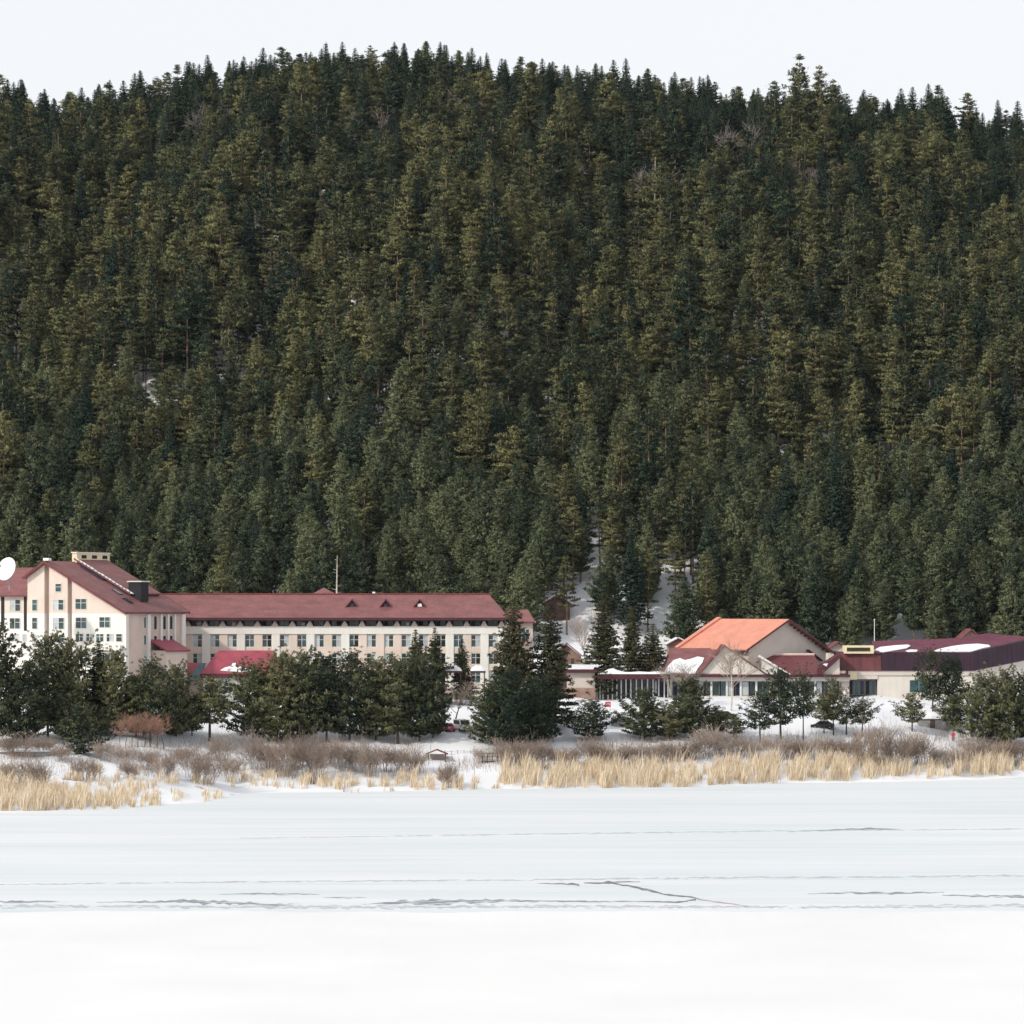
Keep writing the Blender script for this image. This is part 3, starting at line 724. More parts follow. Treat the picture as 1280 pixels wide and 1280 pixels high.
# wall below the colour change, wall above
slots = [(55.5,61.5,706),(84.5,90,727)]
def rake_z(px):
    uu = gu(px)
    if uu >= apex[0]: return apex[1] + (zE-apex[1])*(uu-apex[0])/(0-apex[0])
    return apex[1] + (zL-apex[1])*(uu-apex[0])/(gu(34.4)-apex[0])
zc = gz(767)
m = MB(); g.prism(m, [(gu(34.4),GZ-1),(0,GZ-1),(0,zE),(apex[0],apex[1]),(gu(34.4),zL)], 0.9, D); obj('wall', m, M['pink_wall'], gb)  # pinker tone paints in the shade on flank and slot backs
edges = [34.4,55.5,61.5,84.5,90,155.5]
for a, b_ in ((34.4,55.5),(61.5,84.5),(90,155.5)):
    m = MB(); g.box(m, gu(a), gu(b_), 0.0, 0.9, GZ-1, zc); obj('front_wall', m, M['white_wall'], gb)
    top = [(gu(b_), max(zc+0.02,rake_z(b_)-0.1)), (gu(a), rake_z(a)-0.1)]
    m = MB(); g.prism(m, [(gu(a),zc),(gu(b_),zc)]+top, 0.0, 0.9); obj('gable_wall', m, M['peach_wall'], gb)
def gwin(x0,x1,y0,y1,**k): return window(gb, g, gu(x0), gu(x1), gz(y1), gz(y0), -0.03, **k)
for x0,x1,y0,y1 in [(69,77,729,740),(66,80,749,763),(94,108.6,748,762),(40,47,749,764),(40,47,772,787),(66,80.5,772,787),(94.5,108.6,771.5,786),(124,138,771,785),
                    (40,47,794,804),(66.5,80.5,793,803.5),(94.5,104.5,792,802.5),(107.5,117,792,802.5),(120,130,792,802.5),(133,142,792,802.5),(145,153,792,802.5),(66,80,817,829),(100,110,818,829),(124,138,818,829)]:
    gwin(x0,x1,y0,y1,cols=1 if x1-x0 < 9 else 2)
m = MB(); g.box(m, gu(92), gu(154), -1.1, 0.0, gz(813), gz(806.5)); obj('balcony', m, M['white_wall'], gb)
# roof: right slope, left slope, raised rear part
def slope_pt(t, v, lift=0.0, over=0.0):        # t 0 at ridge, 1 at right eave
    uu = apex[0]*(1-t) + 0*t + over; zz_ = apex[1]+(zE-apex[1])*t + lift - over*0.66
    return g.p(uu, v, zz_)
m = MB(); m.slab([slope_pt(0,-0.9,0.35),slope_pt(1.05,-0.9,0.35),slope_pt(1.05,D+0.8,0.35),slope_pt(0,D+0.8,0.35)],0.35)
du = gu(31)-apex[0]
zl2 = apex[1] + (zL-apex[1])*du/(gu(34.4)-apex[0])
m.slab([g.p(apex[0],-0.9,apex[1]+0.35),g.p(gu(31),-0.9,zl2+0.35),g.p(gu(31),D+0.8,zl2+0.35),g.p(apex[0],D+0.8,apex[1]+0.35)],0.35)
gr = obj('roof', m, M['roof_red'], gb)
m = MB()
for t0,t1,sgn in ((0,1.05,1),):
    m.extrude([slope_pt(t0,-0.97,0.37),slope_pt(t1,-0.97,0.37),slope_pt(t1,-0.97,-0.05),slope_pt(t0,-0.97,-0.05)], Vector(g.p(0,0.06,0))-Vector(g.p(0,0,0)))
m.extrude([g.p(apex[0],-0.97,apex[1]+0.37),g.p(gu(31),-0.97,zl2+0.37),g.p(gu(31),-0.97,zl2-0.05),g.p(apex[0],-0.97,apex[1]-0.05)], Vector(g.p(0,0.06,0))-Vector(g.p(0,0,0)))
m.extrude([slope_pt(0,D+0.81,0.42),slope_pt(1.05,D+0.81,0.42),slope_pt(1.05,D+0.81,-0.05),slope_pt(0,D+0.81,-0.05)], Vector(g.p(0,0.06,0))-Vector(g.p(0,0,0)))
obj('barge_board', m, M['roof_dark'], gr)
lr = 1.0
m = MB(); m.slab([slope_pt(0.0,9.3,lr),slope_pt(0.74,9.3,lr),slope_pt(0.74,D-1,lr),slope_pt(0.0,D-1,lr)],0.3); ur = obj('upper_roof', m, M['roof_red'], gr)
m = MB(); m.extrude([slope_pt(0.02,9.6,0.3),slope_pt(0.72,9.6,0.3),slope_pt(0.72,9.6,lr-0.35),slope_pt(0.02,9.6,lr-0.35)], Vector(g.p(0,10,0))-Vector(g.p(0,0,0))); obj('clerestory', m, M['dark'], gr)
for i in range(16):
    t = 0.03+0.70*i/15; m = MB(); a = Vector(slope_pt(t,9.25,lr+0.02)); b_ = Vector(slope_pt(t+0.03,9.25,lr+0.02)); dv = Vector(g.p(0,0.55,0))-Vector(g.p(0,0,0))
    upv = Vector((0,0,random.uniform(0.12,0.32))); m.hexa([a,b_,b_+dv,a+dv,a+upv,b_+upv,b_+dv+upv*0.5,a+dv+upv*0.5]); obj('snow_lump', m, M['snow'], gr)
for t0, t1, v in ((0.12,0.40,8.3),(0.60,0.70,6.4),(0.78,0.88,5.2)):
    m = MB(); m.slab([slope_pt(t0,v,0.55),slope_pt(t1,v,0.55),slope_pt(t1,v+1.2,0.55),slope_pt(t0,v+1.2,0.55)],0.15); obj('skylight', m, M['glass_blue'], gr)
# chimney along the ridge with three openings
cu = apex[0]; zb_, zt_ = gz(700), gz(689.5)
m = MB(); g.box(m, cu-0.5, cu+0.5, 9.4, D-0.2, zb_-0.3, zt_); ch = obj('chimney', m, M['sign_cream'], gr)
m = MB(); g.box(m, cu-0.6, cu+0.6, 9.2, D, zt_+0.002, zt_+0.18); obj('cap', m, M['white_wall'], gb)
for v in (11.0,14.6,18.2):
    m = MB(); g.box(m, cu+0.502, cu+0.53, v, v+1.7, zb_+0.50, zt_-0.35); obj('flue_opening', m, M['dark'], gb)
m = MB(); g.box(m, cu-0.3, cu+0.8, -0.6, 0.4, gz(703)+0.4, gz(697)); obj('ridge_vent', m, M['white_paint'], gb)
m = MB(); g.box(m, -5.0, -2.4, 9.8, 12.4, gz(752), gz(727)); pb = obj('plant_box', m, M['dark'], gb)
m = MB(); g.box(m, -5.2, -2.2, 9.6, 12.6, gz(727)+0.002, gz(725.6)); obj('plant_box_cap', m, M['frame'], gb)
# right flank
for v0, v1 in ((0.0,0.9),(7.6,8.5),(12.2,12.7),(14.6,15.1),(17.0,17.5),(D-1.2,D)):
    m = MB(); g.box(m, 0.002, 0.35, v0, v1, GZ-1, zE-0.5); obj('pilaster', m, M['white_wall'], gb)
for v0 in (6.9,): 
    for y0,y1 in ((771,786),(794,807),(816,831)): window(gb, g, v0-0.4, v0+0.5, gz(y1), gz(y0), 0.05, cols=1, rows=1, side=True)
for v0 in (10.0,13.2,15.6):
    for y0,y1 in ((770,788),(795,802)): window(gb, g, v0, v0+1.2, gz(y1), gz(y0), 0.05, cols=1, rows=1, side=True, mats=['dark'])
m = MB(); g.box(m, 0.003, 3.2, 9.0, 16.5, GZ-1, gz(814)); obj('porch_wall', m, M['peach_wall'], gb)
m = MB(); m.slab([g.p(0.0,8.6,gz(800)),g.p(0.0,16.9,gz(800)),g.p(3.7,16.9,gz(814)),g.p(3.7,8.6,gz(814))],0.25); obj('porch_roof', m, M['roof_magenta'], gb)
# left part with its eave to the front
m = MB(); g.box(m, gu(-40), gu(34.4)-0.01, 2.0, 15, GZ-1, zc); obj('side_wall', m, M['white_wall'], gb)
m = MB(); g.box(m, gu(-40), gu(34.4)-0.01, 2.0, 15, zc, gz(745)); obj('side_wall', m, M['peach_wall'], gb)
for x0,x1,y0,y1 in [(12,26,749,764.5),(12,25.5,772.5,787),(28,33.5,793,803),(12,24,793,803),(-14,-2,749,764),(-14,-2,772,787)]:
    a = g.u(x0,2.0); b_ = g.u(x1,2.0); window(gb, g, a, b_, gz(y1), gz(y0), 1.96, cols=2 if x1-x0 > 8 else 1)
for x0, x1 in ((1.5,5.5),(30,33.5)):
    m = MB(); g.box(m, g.u(x0,2.0), g.u(x1,2.0), 1.93, 1.99, gz(789), gz(746)); obj('slot_shade', m, M['dark'], gb)  # near-black strips laid on the wall, painting in the shade of slots
m = MB(); m.slab([g.p(gu(-42),1.0,gz(744)),g.p(gu(33),1.0,gz(744)),g.p(gu(33),8.5,gz(708)),g.p(gu(-42),8.5,gz(708))],0.3)
m.slab([g.p(gu(-42),16,gz(744)),g.p(gu(33),16,gz(744)),g.p(gu(33),8.5,gz(708)),g.p(gu(-42),8.5,gz(708))],0.3); lr_ = obj('side_roof', m, M['roof_red'], gb)
m = MB(); m.slab([g.p(gu(19),5.0,gz(725)+0.1),g.p(gu(27),5.0,gz(725)+0.1),g.p(gu(27),6.6,gz(717)+0.1),g.p(gu(19),6.6,gz(717)+0.1)],0.12); obj('skylight', m, M['roof_dark'], lr_)

# satellite dish
dc = Vector(at(7.5, 711, 566)); dsh = thing('satellite_dish', 'large white satellite dish on the roof at the picture edge', 'satellite dish', (dc.x+0.2, dc.y+1.2, dc.z-3.2))
ax = Vector((-0.55,-0.80,0.32)).normalized(); a1 = Vector((0,0,1)).cross(ax).normalized(); a2 = ax.cross(a1)
m = MB(); Rd = 2.1; rings = 6; nseg = 24; vs = [dc - ax*0.5]
for i in range(1,rings+1):
    r = Rd*i/rings
    for k in range(nseg): vs.append(dc + (a1*math.cos(k*2*math.pi/nseg)+a2*math.sin(k*2*math.pi/nseg))*r + ax*(0.5*(i/rings)**2-0.5))
fs = [(0,1+k,1+(k+1)%nseg) for k in range(nseg)] + [(1+(i-1)*nseg+k,1+i*nseg+k,1+i*nseg+(k+1)%nseg,1+(i-1)*nseg+(k+1)%nseg) for i in range(1,rings) for k in range(nseg)]
back = [v - ax*0.06 for v in vs]; nv = len(vs)
m.add(vs+back, fs+[tuple(i+nv for i in f[::-1]) for f in fs]+[(1+(rings-1)*nseg+k,1+(rings-1)*nseg+(k+1)%nseg,nv+1+(rings-1)*nseg+(k+1)%nseg,nv+1+(rings-1)*nseg+k) for k in range(nseg)])
obj('reflector', m, M['white_paint'], dsh, smooth=True)
m = MB()
for k in (0,8,16): m.tube([dc+(a1*math.cos(k*2*math.pi/24)+a2*math.sin(k*2*math.pi/24))*Rd*0.9, dc+ax*1.5], 0.04, 4)
m.tube([dc+ax*1.4, dc+ax*1.8], 0.15, 6); obj('feed_arm', m, M['metal'], dsh)
m = MB(); m.tube([dc-ax*0.55, dc-ax*0.9+Vector((0,0,-0.5)), dc-ax*0.9+Vector((0,0,-3.4))], 0.14, 6); obj('mast', m, M['metal'], dsh)

# ---- pavilion with the raspberry roof
pv = Frame(640, 586, 0); pav = thing('pavilion', 'low white pavilion with a raspberry red roof carrying a snow patch', 'building', (PX(295,586),588,GZ))
pu, pz = pv.u, pv.z
m = MB(); pv.box(m, pu(254), pu(340), 0, 7, GZ-1, pz(847)); obj('wall', m, M['white_wall'], pav)
zr1, ze1 = PZ(813,590), pz(842)
m = MB(); m.slab([pv.p(pu(250.5),-1,ze1),pv.p(pu(350),-1,ze1),pv.p(pu(341),4,zr1),pv.p(pu(271),4,zr1)],0.25)
m.slab([pv.p(pu(250.5),-1,ze1),pv.p(pu(271),4,zr1),pv.p(pu(250.5),8.5,ze1)],0.25); m.slab([pv.p(pu(350),-1,ze1),pv.p(pu(341),4,zr1),pv.p(pu(350),8.5,ze1)],0.25)
m.slab([pv.p(pu(250.5),8.5,ze1),pv.p(pu(350),8.5,ze1),pv.p(pu(341),4,zr1),pv.p(pu(271),4,zr1)],0.25); prf = obj('roof', m, M['roof_magenta'], pav)
m = MB(); pv.box(m, pu(250.5), pu(350), -1.06, -1.01, ze1-0.75, ze1-0.03); pv.box(m, pu(250.5), pu(350), -1.0, -0.02, ze1-0.75, ze1-0.62); obj('fascia', m, M['fascia'], prf)
def roof_patch(parent, fr_, pts, v0, z0, v1, z1, th=0.12, name='snow_patch', m_='snow'):
    """irregular snow lying on a roof slope running from (v0, z0) to (v1, z1); pts are photo pixels"""
    top = []; bot = []
    nrm = Vector(fr_.p(0,-(z1-z0),0)) - Vector(fr_.p(0,0,0)); nrm.z = (v1-v0); nrm.normalize()
    for px, py in pts:
        t = 0.5
        for _ in range(20):
            v = v0+(v1-v0)*t; Y = fr_.p(0,v,0)[1]; t = (PZ(py,Y)-z0)/(z1-z0)
        v = v0+(v1-v0)*t; b_ = Vector(fr_.p(fr_.u(px, v), v, z0+(z1-z0)*t)); bot.append(b_+nrm*0.004); top.append(b_+nrm*(th+0.004))
    mb = MB(); n_ = len(pts); mb.add(top+bot, [tuple(range(n_))]+[(i,(i+1)%n_,n_+(i+1)%n_,n_+i) for i in range(n_)])
    return obj(name, mb, M[m_], parent)
roof_patch(prf, pv, [(275,838.5),(281,835),(289,833),(291,829.5),(295,829),(294,833),(304,834.5),(312,836.5),(314,839),(300,840.5)], -1, ze1, 4, zr1)
m = MB(); m.slab([pv.p(pu(244),-0.6,pz(851)),pv.p(pu(247.5),-0.6,pz(851)),pv.p(pu(256),2.5,pz(829)),pv.p(pu(250),2.5,pz(829))],0.2); m.slab([pv.p(pu(236),-0.6,pz(849)),pv.p(pu(244),-0.6,pz(851)),pv.p(pu(250),2.5,pz(829)),pv.p(pu(248),2.5,pz(829))],0.2); obj('glazed_slope', m, M['glass_teal'], pav)
m = MB(); m.slab([pv.p(pu(229),2.6,pz(842)),pv.p(pu(243),2.6,pz(842)),pv.p(pu(246),5.5,pz(829)),pv.p(pu(231),5.5,pz(829))],0.2); obj('side_roof', m, M['roof_magenta'], pav)
m = MB(); pv.box(m, pu(230), pu(252), 3.0, 6.5, GZ-1, pz(843)); obj('side_wall', m, M['peach_wall'], pav)
window(pav, pv, pu(262), pu(273), pz(866), pz(853), -0.03); window(pav, pv, pu(280), pu(291), pz(866), pz(853), -0.03)

# ---- snow topped canopies in front of the wing
def canopy(x0, x1, ytop, ybase, Y, label):
    zb = PZ(ybase, Y); cx_ = (x0+x1)/2; g0 = zt1(PX(cx_,Y), Y)
    t = thing('entrance_canopy', label, 'canopy', (PX(cx_,Y),Y,g0), 'snow topped canopies before the long wing')
    m = MB(); m.box(PX(x0,Y), PX(x1,Y), Y-1.5, Y+1.5, zb-0.35, zb); obj('roof', m, M['fascia'], t)
    m = MB(); w = PX(x1,Y)-PX(x0,Y); h = PZ(ytop,Y)-zb; n_ = 10; vs = []
    for i in range(n_+1):
        a = i/n_; zz_ = zb+0.004 + h*math.sin(math.pi*min(1,max(0,a)))**0.5*(0.9+0.1*math.sin(i*2.1))
        x = PX(x0,Y)+w*a; vs += [(x,Y-1.55,zb+0.004),(x,Y-1.3,zz_),(x,Y+1.5,zz_*0.4+zb*0.6)]
    m.add(vs, [f for i in range(n_) for f in ((3*i,3*i+3,3*i+4,3*i+1),(3*i+1,3*i+4,3*i+5,3*i+2))]); obj('snow_cap', m, M['snow'], t, smooth=True)
    for sx in (0.08,0.92):
        for yy in (-1.2,1.2):
            m = MB(); X = PX(x0,Y)+w*sx; m.box(X-0.1,X+0.1,Y+yy-0.1,Y+yy+0.1,g0-0.3,zb-0.35); obj('post', m, M['timber'], t)
canopy(553,578,830.5,838.5,590,'snow capped dark canopy beside the short spruce tip')
canopy(588,607,830.5,838.5,590,'snow capped dark canopy close to the tall pair of spruces')

# ---- small beige pavilion and the glazed entrance link
kb = Frame(640, 606, 0); kio = thing('beige_pavilion', 'small flat roofed beige building with snow on its roof beside the tall spruces', 'building', (PX(727,606),608,GZ))
ku, kz = kb.u, kb.z
m = MB(); kb.box(m, ku(709), ku(743.5), 0, 7, GZ-0.6, kz(841)); obj('wall', m, M['beige_wall'], kio)
m = MB(); kb.box(m, ku(706), ku(744.5), -0.35, -0.003, GZ-0.6, kz(860)); obj('plinth', m, M['brown_stone'], kio)
m = MB(); kb.box(m, ku(706), ku(746), -0.8, 7.5, kz(841), kz(836.5)); rf = obj('roof', m, M['fascia'], kio)
m = MB(); kb.box(m, ku(704), ku(742), -0.82, 7.4, kz(836.5)+0.003, kz(831)); obj('snow_cap', m, M['snow'], rf)
lk_ = thing('glazed_link', 'low dark glazed entrance passage with white posts behind the birches', 'building', (PX(790,607),609,GZ))
m = MB(); kb.box(m, ku(744.8), ku(836), 2.2, 7, GZ-0.6, kz(846)); obj('wall', m, M['glass_blue'], lk_)
m = MB(); kb.box(m, ku(746.3), ku(838), -0.6, 7.3, kz(849), kz(842.5)); rf = obj('roof', m, M['fascia'], lk_)
m = MB(); vs=[]; xs_=[747,753,760,766,772,780,790,800,812,824,836]
for i,x in enumerate(xs_):
    h=[0.15,0.3,0.9,1.1,0.7,0.35,0.3,0.45,0.3,0.5,0.2][i]; vs += [kb.p(ku(x),-0.62,kz(842.5)+0.004),kb.p(ku(x),-0.4,kz(842.5)+h),kb.p(ku(x),6.5,kz(842.5)+h*0.8)]
m.add(vs,[f for i in range(len(xs_)-1) for f in ((3*i,3*i+3,3*i+4,3*i+1),(3*i+1,3*i+4,3*i+5,3*i+2))]); obj('snow_cap', m, M['snow'], rf, smooth=True)
for x in (746.5,750.5,754,760.5,766,771.5,777,783,789,796,803,810,817,824,831,835.5):
    m = MB(); kb.box(m, ku(x)-0.12, ku(x)+0.12, 1.9, 2.19, GZ-0.6, kz(849)); obj('post', m, M['frame'], lk_)
for i, x in enumerate((755.5,762,767.5,773,778.5,785,791,798,805,812,819,826)):
    if i % 3 == 2: continue
    m = MB(); kb.box(m, ku(x), ku(x+2.6), 2.1, 2.18, kz(867), kz(851)); obj('pane', m, M[random.choice(['curtain','glass','glass_teal'])], lk_)

# ---- orange roofed hall, turned so that its end gable looks right
h = Frame(982, 622, R(-40)); hall = thing('orange_roofed_hall', 'large hall with a bright orange roof and plain beige end gable', 'building', h.p(0,8,GZ))
hz = h.z; ul = h.u(933); ur_ = h.u(1035); za = hz(773.8); zle = za-(za-hz(808)); zre = hz(813.5); LB = 17.0
m = MB(); h.prism(m, [(ul+0.6,GZ-1),(ur_-0.6,GZ-1),(ur_-0.6,zre+0.1),(0,za-0.35),(ul+0.6,zle+0.1)], 0.0, LB); obj('wall', m, M['beige_wall'], hall)
m = MB(); m.slab([h.p(0,-1.0,za),h.p(ul-0.9,-1.0,zle-0.5),h.p(ul-0.9,LB+0.8,zle-0.5),h.p(0,LB+0.8,za)],0.25); ro = obj('roof', m, M['roof_orange'], hall)
m = MB(); m.slab([h.p(0,-1.0,za-0.005),h.p(ur_+0.6,-1.0,zre-0.3),h.p(ur_+0.6,LB+0.8,zre-0.3),h.p(0,LB+0.8,za-0.005)],0.25); obj('roof', m, M['roof_orange'], hall)
dv = Vector(h.p(0,0.08,0))-Vector(h.p(0,0,0))
m = MB(); m.extrude([h.p(0,-1.09,za+0.03),h.p(ur_+0.6,-1.09,zre-0.27),h.p(ur_+0.6,-1.09,zre-0.75),h.p(0,-1.09,za-0.45)], dv); m.extrude([h.p(0,-1.09,za+0.03),h.p(ul-0.9,-1.09,zle-0.47),h.p(ul-0.9,-1.09,zle-0.85),h.p(0,-1.09,za-0.35)], dv); obj('barge_board', m, M['roof_maroon'], hall)
for i in range(11):
    t = 0.1+0.85*i/10; uu = ur_*t; zz_ = za+(zre-za)*t; m = MB(); h.box(m, uu-0.12, uu+0.12, -0.98, -0.004, zz_-0.75, zz_-0.35); obj('rafter_end', m, M['timber'], hall)
m = MB(); m.slab([h.p(-0.1,LB+0.75,za+0.32),h.p(ul-1.0,LB+0.75,zle-0.2),h.p(ul-1.0,LB+1.9,zle-0.2),h.p(-0.1,LB+1.9,za+0.32)],0.3); obj('verge', m, M['roof_orange'], hall)
m = MB(); m.slab([h.p(h.u(1008),-0.7,hz(812)),h.p(h.u(1026),-0.7,hz(826)),h.p(h.u(1026),0.02,hz(826)),h.p(h.u(1008),0.02,hz(812))],0.2); obj('lean_to_roof', m, M['roof_maroon'], hall)

# ---- low restaurant building in front of the hall
r_ = Frame(640, 614, 0); rs = thing('restaurant_building', 'long low building with cream front gable, maroon roofs and ribbon windows', 'building', (PX(940,614),616,GZ))
ru, rz_ = r_.u, r_.z
m = MB(); r_.box(m, ru(838), ru(1062), 0.6, 8, GZ-1, rz_(846.5)); obj('wall', m, M['beige_wall'], rs)
m = MB(); r_.box(m, ru(840), ru(1062), -0.3, 0.6, rz_(851.5), rz_(846.4)); obj('fascia_band', m, M['cream_wall'], rs)
m = MB(); r_.box(m, ru(828), ru(1062), -1.2, 8.2, rz_(846.3), rz_(843)); ev = obj('eave', m, M['fascia'], rs)
m = MB(); r_.box(m, ru(838), ru(1046), -0.5, 0.59, GZ-1, rz_(870)); obj('base_wall', m, M['cream_wall'], rs)
wx = 873.0; k = 0
while wx < 1042:
    wd = [7.5,5.5,9.0,6.0][k % 4]
    window(rs, r_, ru(wx), ru(wx+wd), rz_(869.8), rz_(852), 0.35, cols=1, rows=1, mats=[['curtain','glass','twc','glass_teal','curtain','glass_blue'][k % 6].replace('twc','glass')], fm='metal')
    m = MB(); r_.box(m, ru(wx+wd), ru(wx+wd+2.2), 0.2, 0.55, rz_(870), rz_(851.6)); obj('mullion_post', m, M['white_wall'] if k % 2 else M['dark'], rs)
    wx += wd+2.2; k += 1
for x in (841,849,857,865): window(rs, r_, ru(x), ru(x+6.5), rz_(869.5), rz_(852.5), 0.55, cols=1, rows=1, mats=['glass_blue'], fm='metal')
m = MB(); r_.box(m, ru(837.3), ru(839.8), -0.45, 0.0, GZ-1, rz_(846.4)); obj('corner_post', m, M['white_wall'], rs)
# left roof
zr2 = PZ(810,622); ze2 = rz_(842.8)
m = MB(); m.slab([r_.p(ru(828.5),-1.25,ze2),r_.p(ru(900),-1.25,ze2),r_.p(r_.u(904,8),8,zr2),r_.p(r_.u(838.5,8),8,zr2)],0.25); lrf = obj('roof', m, M['roof_red'], rs)
m = MB(); m.slab([r_.p(ru(828.5),16,ze2),r_.p(ru(900),16,ze2),r_.p(r_.u(904,8),8,zr2),r_.p(r_.u(838.5,8),8,zr2)],0.25); m.slab([r_.p(ru(828.5),16,ze2),r_.p(ru(828.5),-1.25,ze2),r_.p(r_.u(838.5,8),8,zr2)],0.25); obj('rear_roof', m, M['roof_red'], rs)
roof_patch(lrf, r_, [(830.5,841.5),(835,833),(842,826),(850,823.5),(856,826),(863,824.5),(872,821.5),(880,823),(878,829),(873,835),(869,842),(862,843),(858,841.5)], -1.25, ze2, 8, zr2, 0.16)
# front gable
m = MB(); r_.prism(m, [(ru(875),rz_(842.9)),(ru(956),rz_(842.9)),(ru(904.5),rz_(807.5))], -1.0, 8.5); gw = obj('gable', m, M['cream_wall'], rs)
for (xa,ya),(xb,yb),th in (((904.5,805.5),(872.5,843),0.75),((904.5,805.5),(959,843.0),0.45)):
    m = MB(); m.extrude([r_.p(ru(xa),-1.7,rz_(ya)),r_.p(ru(xb),-1.7,rz_(yb)),r_.p(ru(xb),-1.7,rz_(yb)-0.02),r_.p(ru(xa),-1.7,rz_(ya)-th)], (0,9.8,0)); obj('gable_roof', m, M['roof_maroon'], rs)
m = MB(); r_.prism(m, [(ru(908),rz_(842.7)),(ru(972),rz_(842.7)),(ru(949),rz_(818)),(ru(912),rz_(808.5))], 6.0, 9.5); obj('rear_gable', m, M['beige_wall'], rs)
m = MB(); m.slab([r_.p(ru(906),8.8,rz_(807.5)),r_.p(ru(951),8.8,rz_(812)),r_.p(ru(951),3.0,rz_(828)),r_.p(ru(920),3.0,rz_(824))],0.2); obj('valley_roof', m, M['roof_red'], rs)
# middle maroon roof and its white cheek
zr3 = PZ(818.5,620); 
m = MB(); m.slab([r_.p(ru(988),-1.22,ze2+0.02),r_.p(ru(1026),-1.22,ze2+0.02),r_.p(r_.u(1018,6),6,zr3),r_.p(r_.u(949.5,6),6,zr3)],0.22); mr = obj('roof', m, M['roof_maroon'], rs)
m = MB(); m.tube([r_.p(r_.u(949,6),6,zr3),r_.p(r_.u(1018,6),6,zr3)],0.3,6); obj('ridge_cap', m, M['pink_wall'], mr)  # pale pink tone paints in the highlight along this ridge
m = MB(); m.extrude([r_.p(ru(953),-0.4,rz_(842.8)),r_.p(ru(971.5),-0.4,rz_(842.8)),r_.p(ru(971.5),-0.4,rz_(833)),r_.p(ru(953),-0.4,rz_(823))],(0,4,0)); obj('cheek_wall', m, M['white_wall'], rs)
m = MB(); m.extrude([r_.p(ru(971.6),0.2,rz_(842.8)),r_.p(ru(985),0.2,rz_(842.8)),r_.p(ru(971.6),0.2,rz_(833))],(0,2,0)); obj('cheek_recess', m, M['dark'], rs)
m = MB(); m.extrude([r_.p(ru(949),-1.35,rz_(818.8)),r_.p(ru(988),-1.35,rz_(842.6)),r_.p(ru(985.5),-1.35,rz_(842.9)),r_.p(ru(947),-1.35,rz_(820.5))],(0,1.6,0)); obj('verge', m, M['frame'], rs)
# right half gable
m = MB(); m.extrude([r_.p(ru(1027),-0.8,rz_(842.9)),r_.p(ru(1049),-0.8,rz_(842.9)),r_.p(ru(1049),-0.8,rz_(822))],(0,6,0)); obj('half_gable', m, M['beige_wall'], rs)
m = MB(); m.extrude([r_.p(ru(1021),-1.5,rz_(843)),r_.p(ru(1026.5),-1.5,rz_(843)),r_.p(ru(1050),-1.5,rz_(821.5)),r_.p(ru(1050),-1.5,rz_(817)),r_.p(ru(1022),-1.5,rz_(835))],(0,7,0)); hr = obj('half_gable_roof', m, M['fascia'], rs)
m = MB(); m.add([r_.p(ru(1028),-1.56,rz_(830.5)),r_.p(ru(1034),-1.56,rz_(829)),r_.p(ru(1032),-1.56,rz_(833)),r_.p(ru(1028),-1.2,rz_(830)),r_.p(ru(1034),-1.2,rz_(828)),r_.p(ru(1032),-1.2,rz_(830))],[(0,1,2),(0,1,4,3),(1,2,5,4),(0,3,5,2),(3,4,5)]); obj('snow_lump', m, M['snow'], hr)

# ---- maroon clad annex
a_ = Frame(640, 617, 0); an = thing('clad_annex', 'flat roofed annex clad in dark maroon panels, snow lying on its roof', 'building', (PX(1160,617),620,GZ))
au, az_ = a_.u, a_.z
m = MB(); a_.box(m, au(1097), au(1217), 0.0, 14, GZ-1.5, az_(844)); obj('wall', m, M['cream_wall'], an)
m = MB(); a_.box(m, au(1060), au(1217), -0.25, 14, az_(844), az_(838.5)); obj('fascia_band', m, M['beige_wall'], an)
m = MB(); a_.box(m, au(1061.5), au(1071), -0.3, 0.3, az_(849.5), az_(839)); obj('light_panel', m, M['sign_cream'], an)
m = MB(); a_.box(m, au(1046), au(1096.9), 1.2, 14, GZ-1.5, az_(843.9)); obj('recess_wall', m, M['glass_blue'], an)
m = MB(); a_.box(m, au(1071.2), au(1096.9), -0.2, 1.2, az_(849), az_(844.05)); obj('lintel', m, M['beige_wall'], an)
for i, x in enumerate((1047,1054,1061,1068,1075,1082,1089)):
    window(an, a_, au(x), au(x+6.3), az_(869), az_(850.5), 1.1, cols=1, rows=1, mats=[['glass_teal','glass_blue','dark'][i % 3]], fm='metal')
# cladding panels: each its own piece, slightly proud and uneven
x = 1049.8; i = 0
while x < 1217:
    w = min(8.6, 1217-x); m = MB(); lift_ = random.uniform(0,0.04); y0 = 816 if x < 1096 else 815.2
    m.hexa([a_.p(au(x)+0.015,-0.42-lift_,az_(838.4)),a_.p(au(x+w)-0.015,-0.42-lift_,az_(838.4)),a_.p(au(x+w)-0.015,0.6,az_(838.4)),a_.p(au(x)+0.015,0.6,az_(838.4)),
            a_.p(au(x)+0.015,(0.75 if x < 1094 else 0.05)-lift_,az_(y0)),a_.p(au(x+w)-0.015,(0.75 if x < 1094 else 0.05)-lift_,az_(y0)),a_.p(au(x+w)-0.015,1.6,az_(y0)),a_.p(au(x)+0.015,1.6,az_(y0))])
    obj('panel', m, M['roof_maroon'] if x < 1094 else M['mansard'], an); x += 8.6; i += 1  # left panels in a redder, lighter tone: their stronger light is painted in
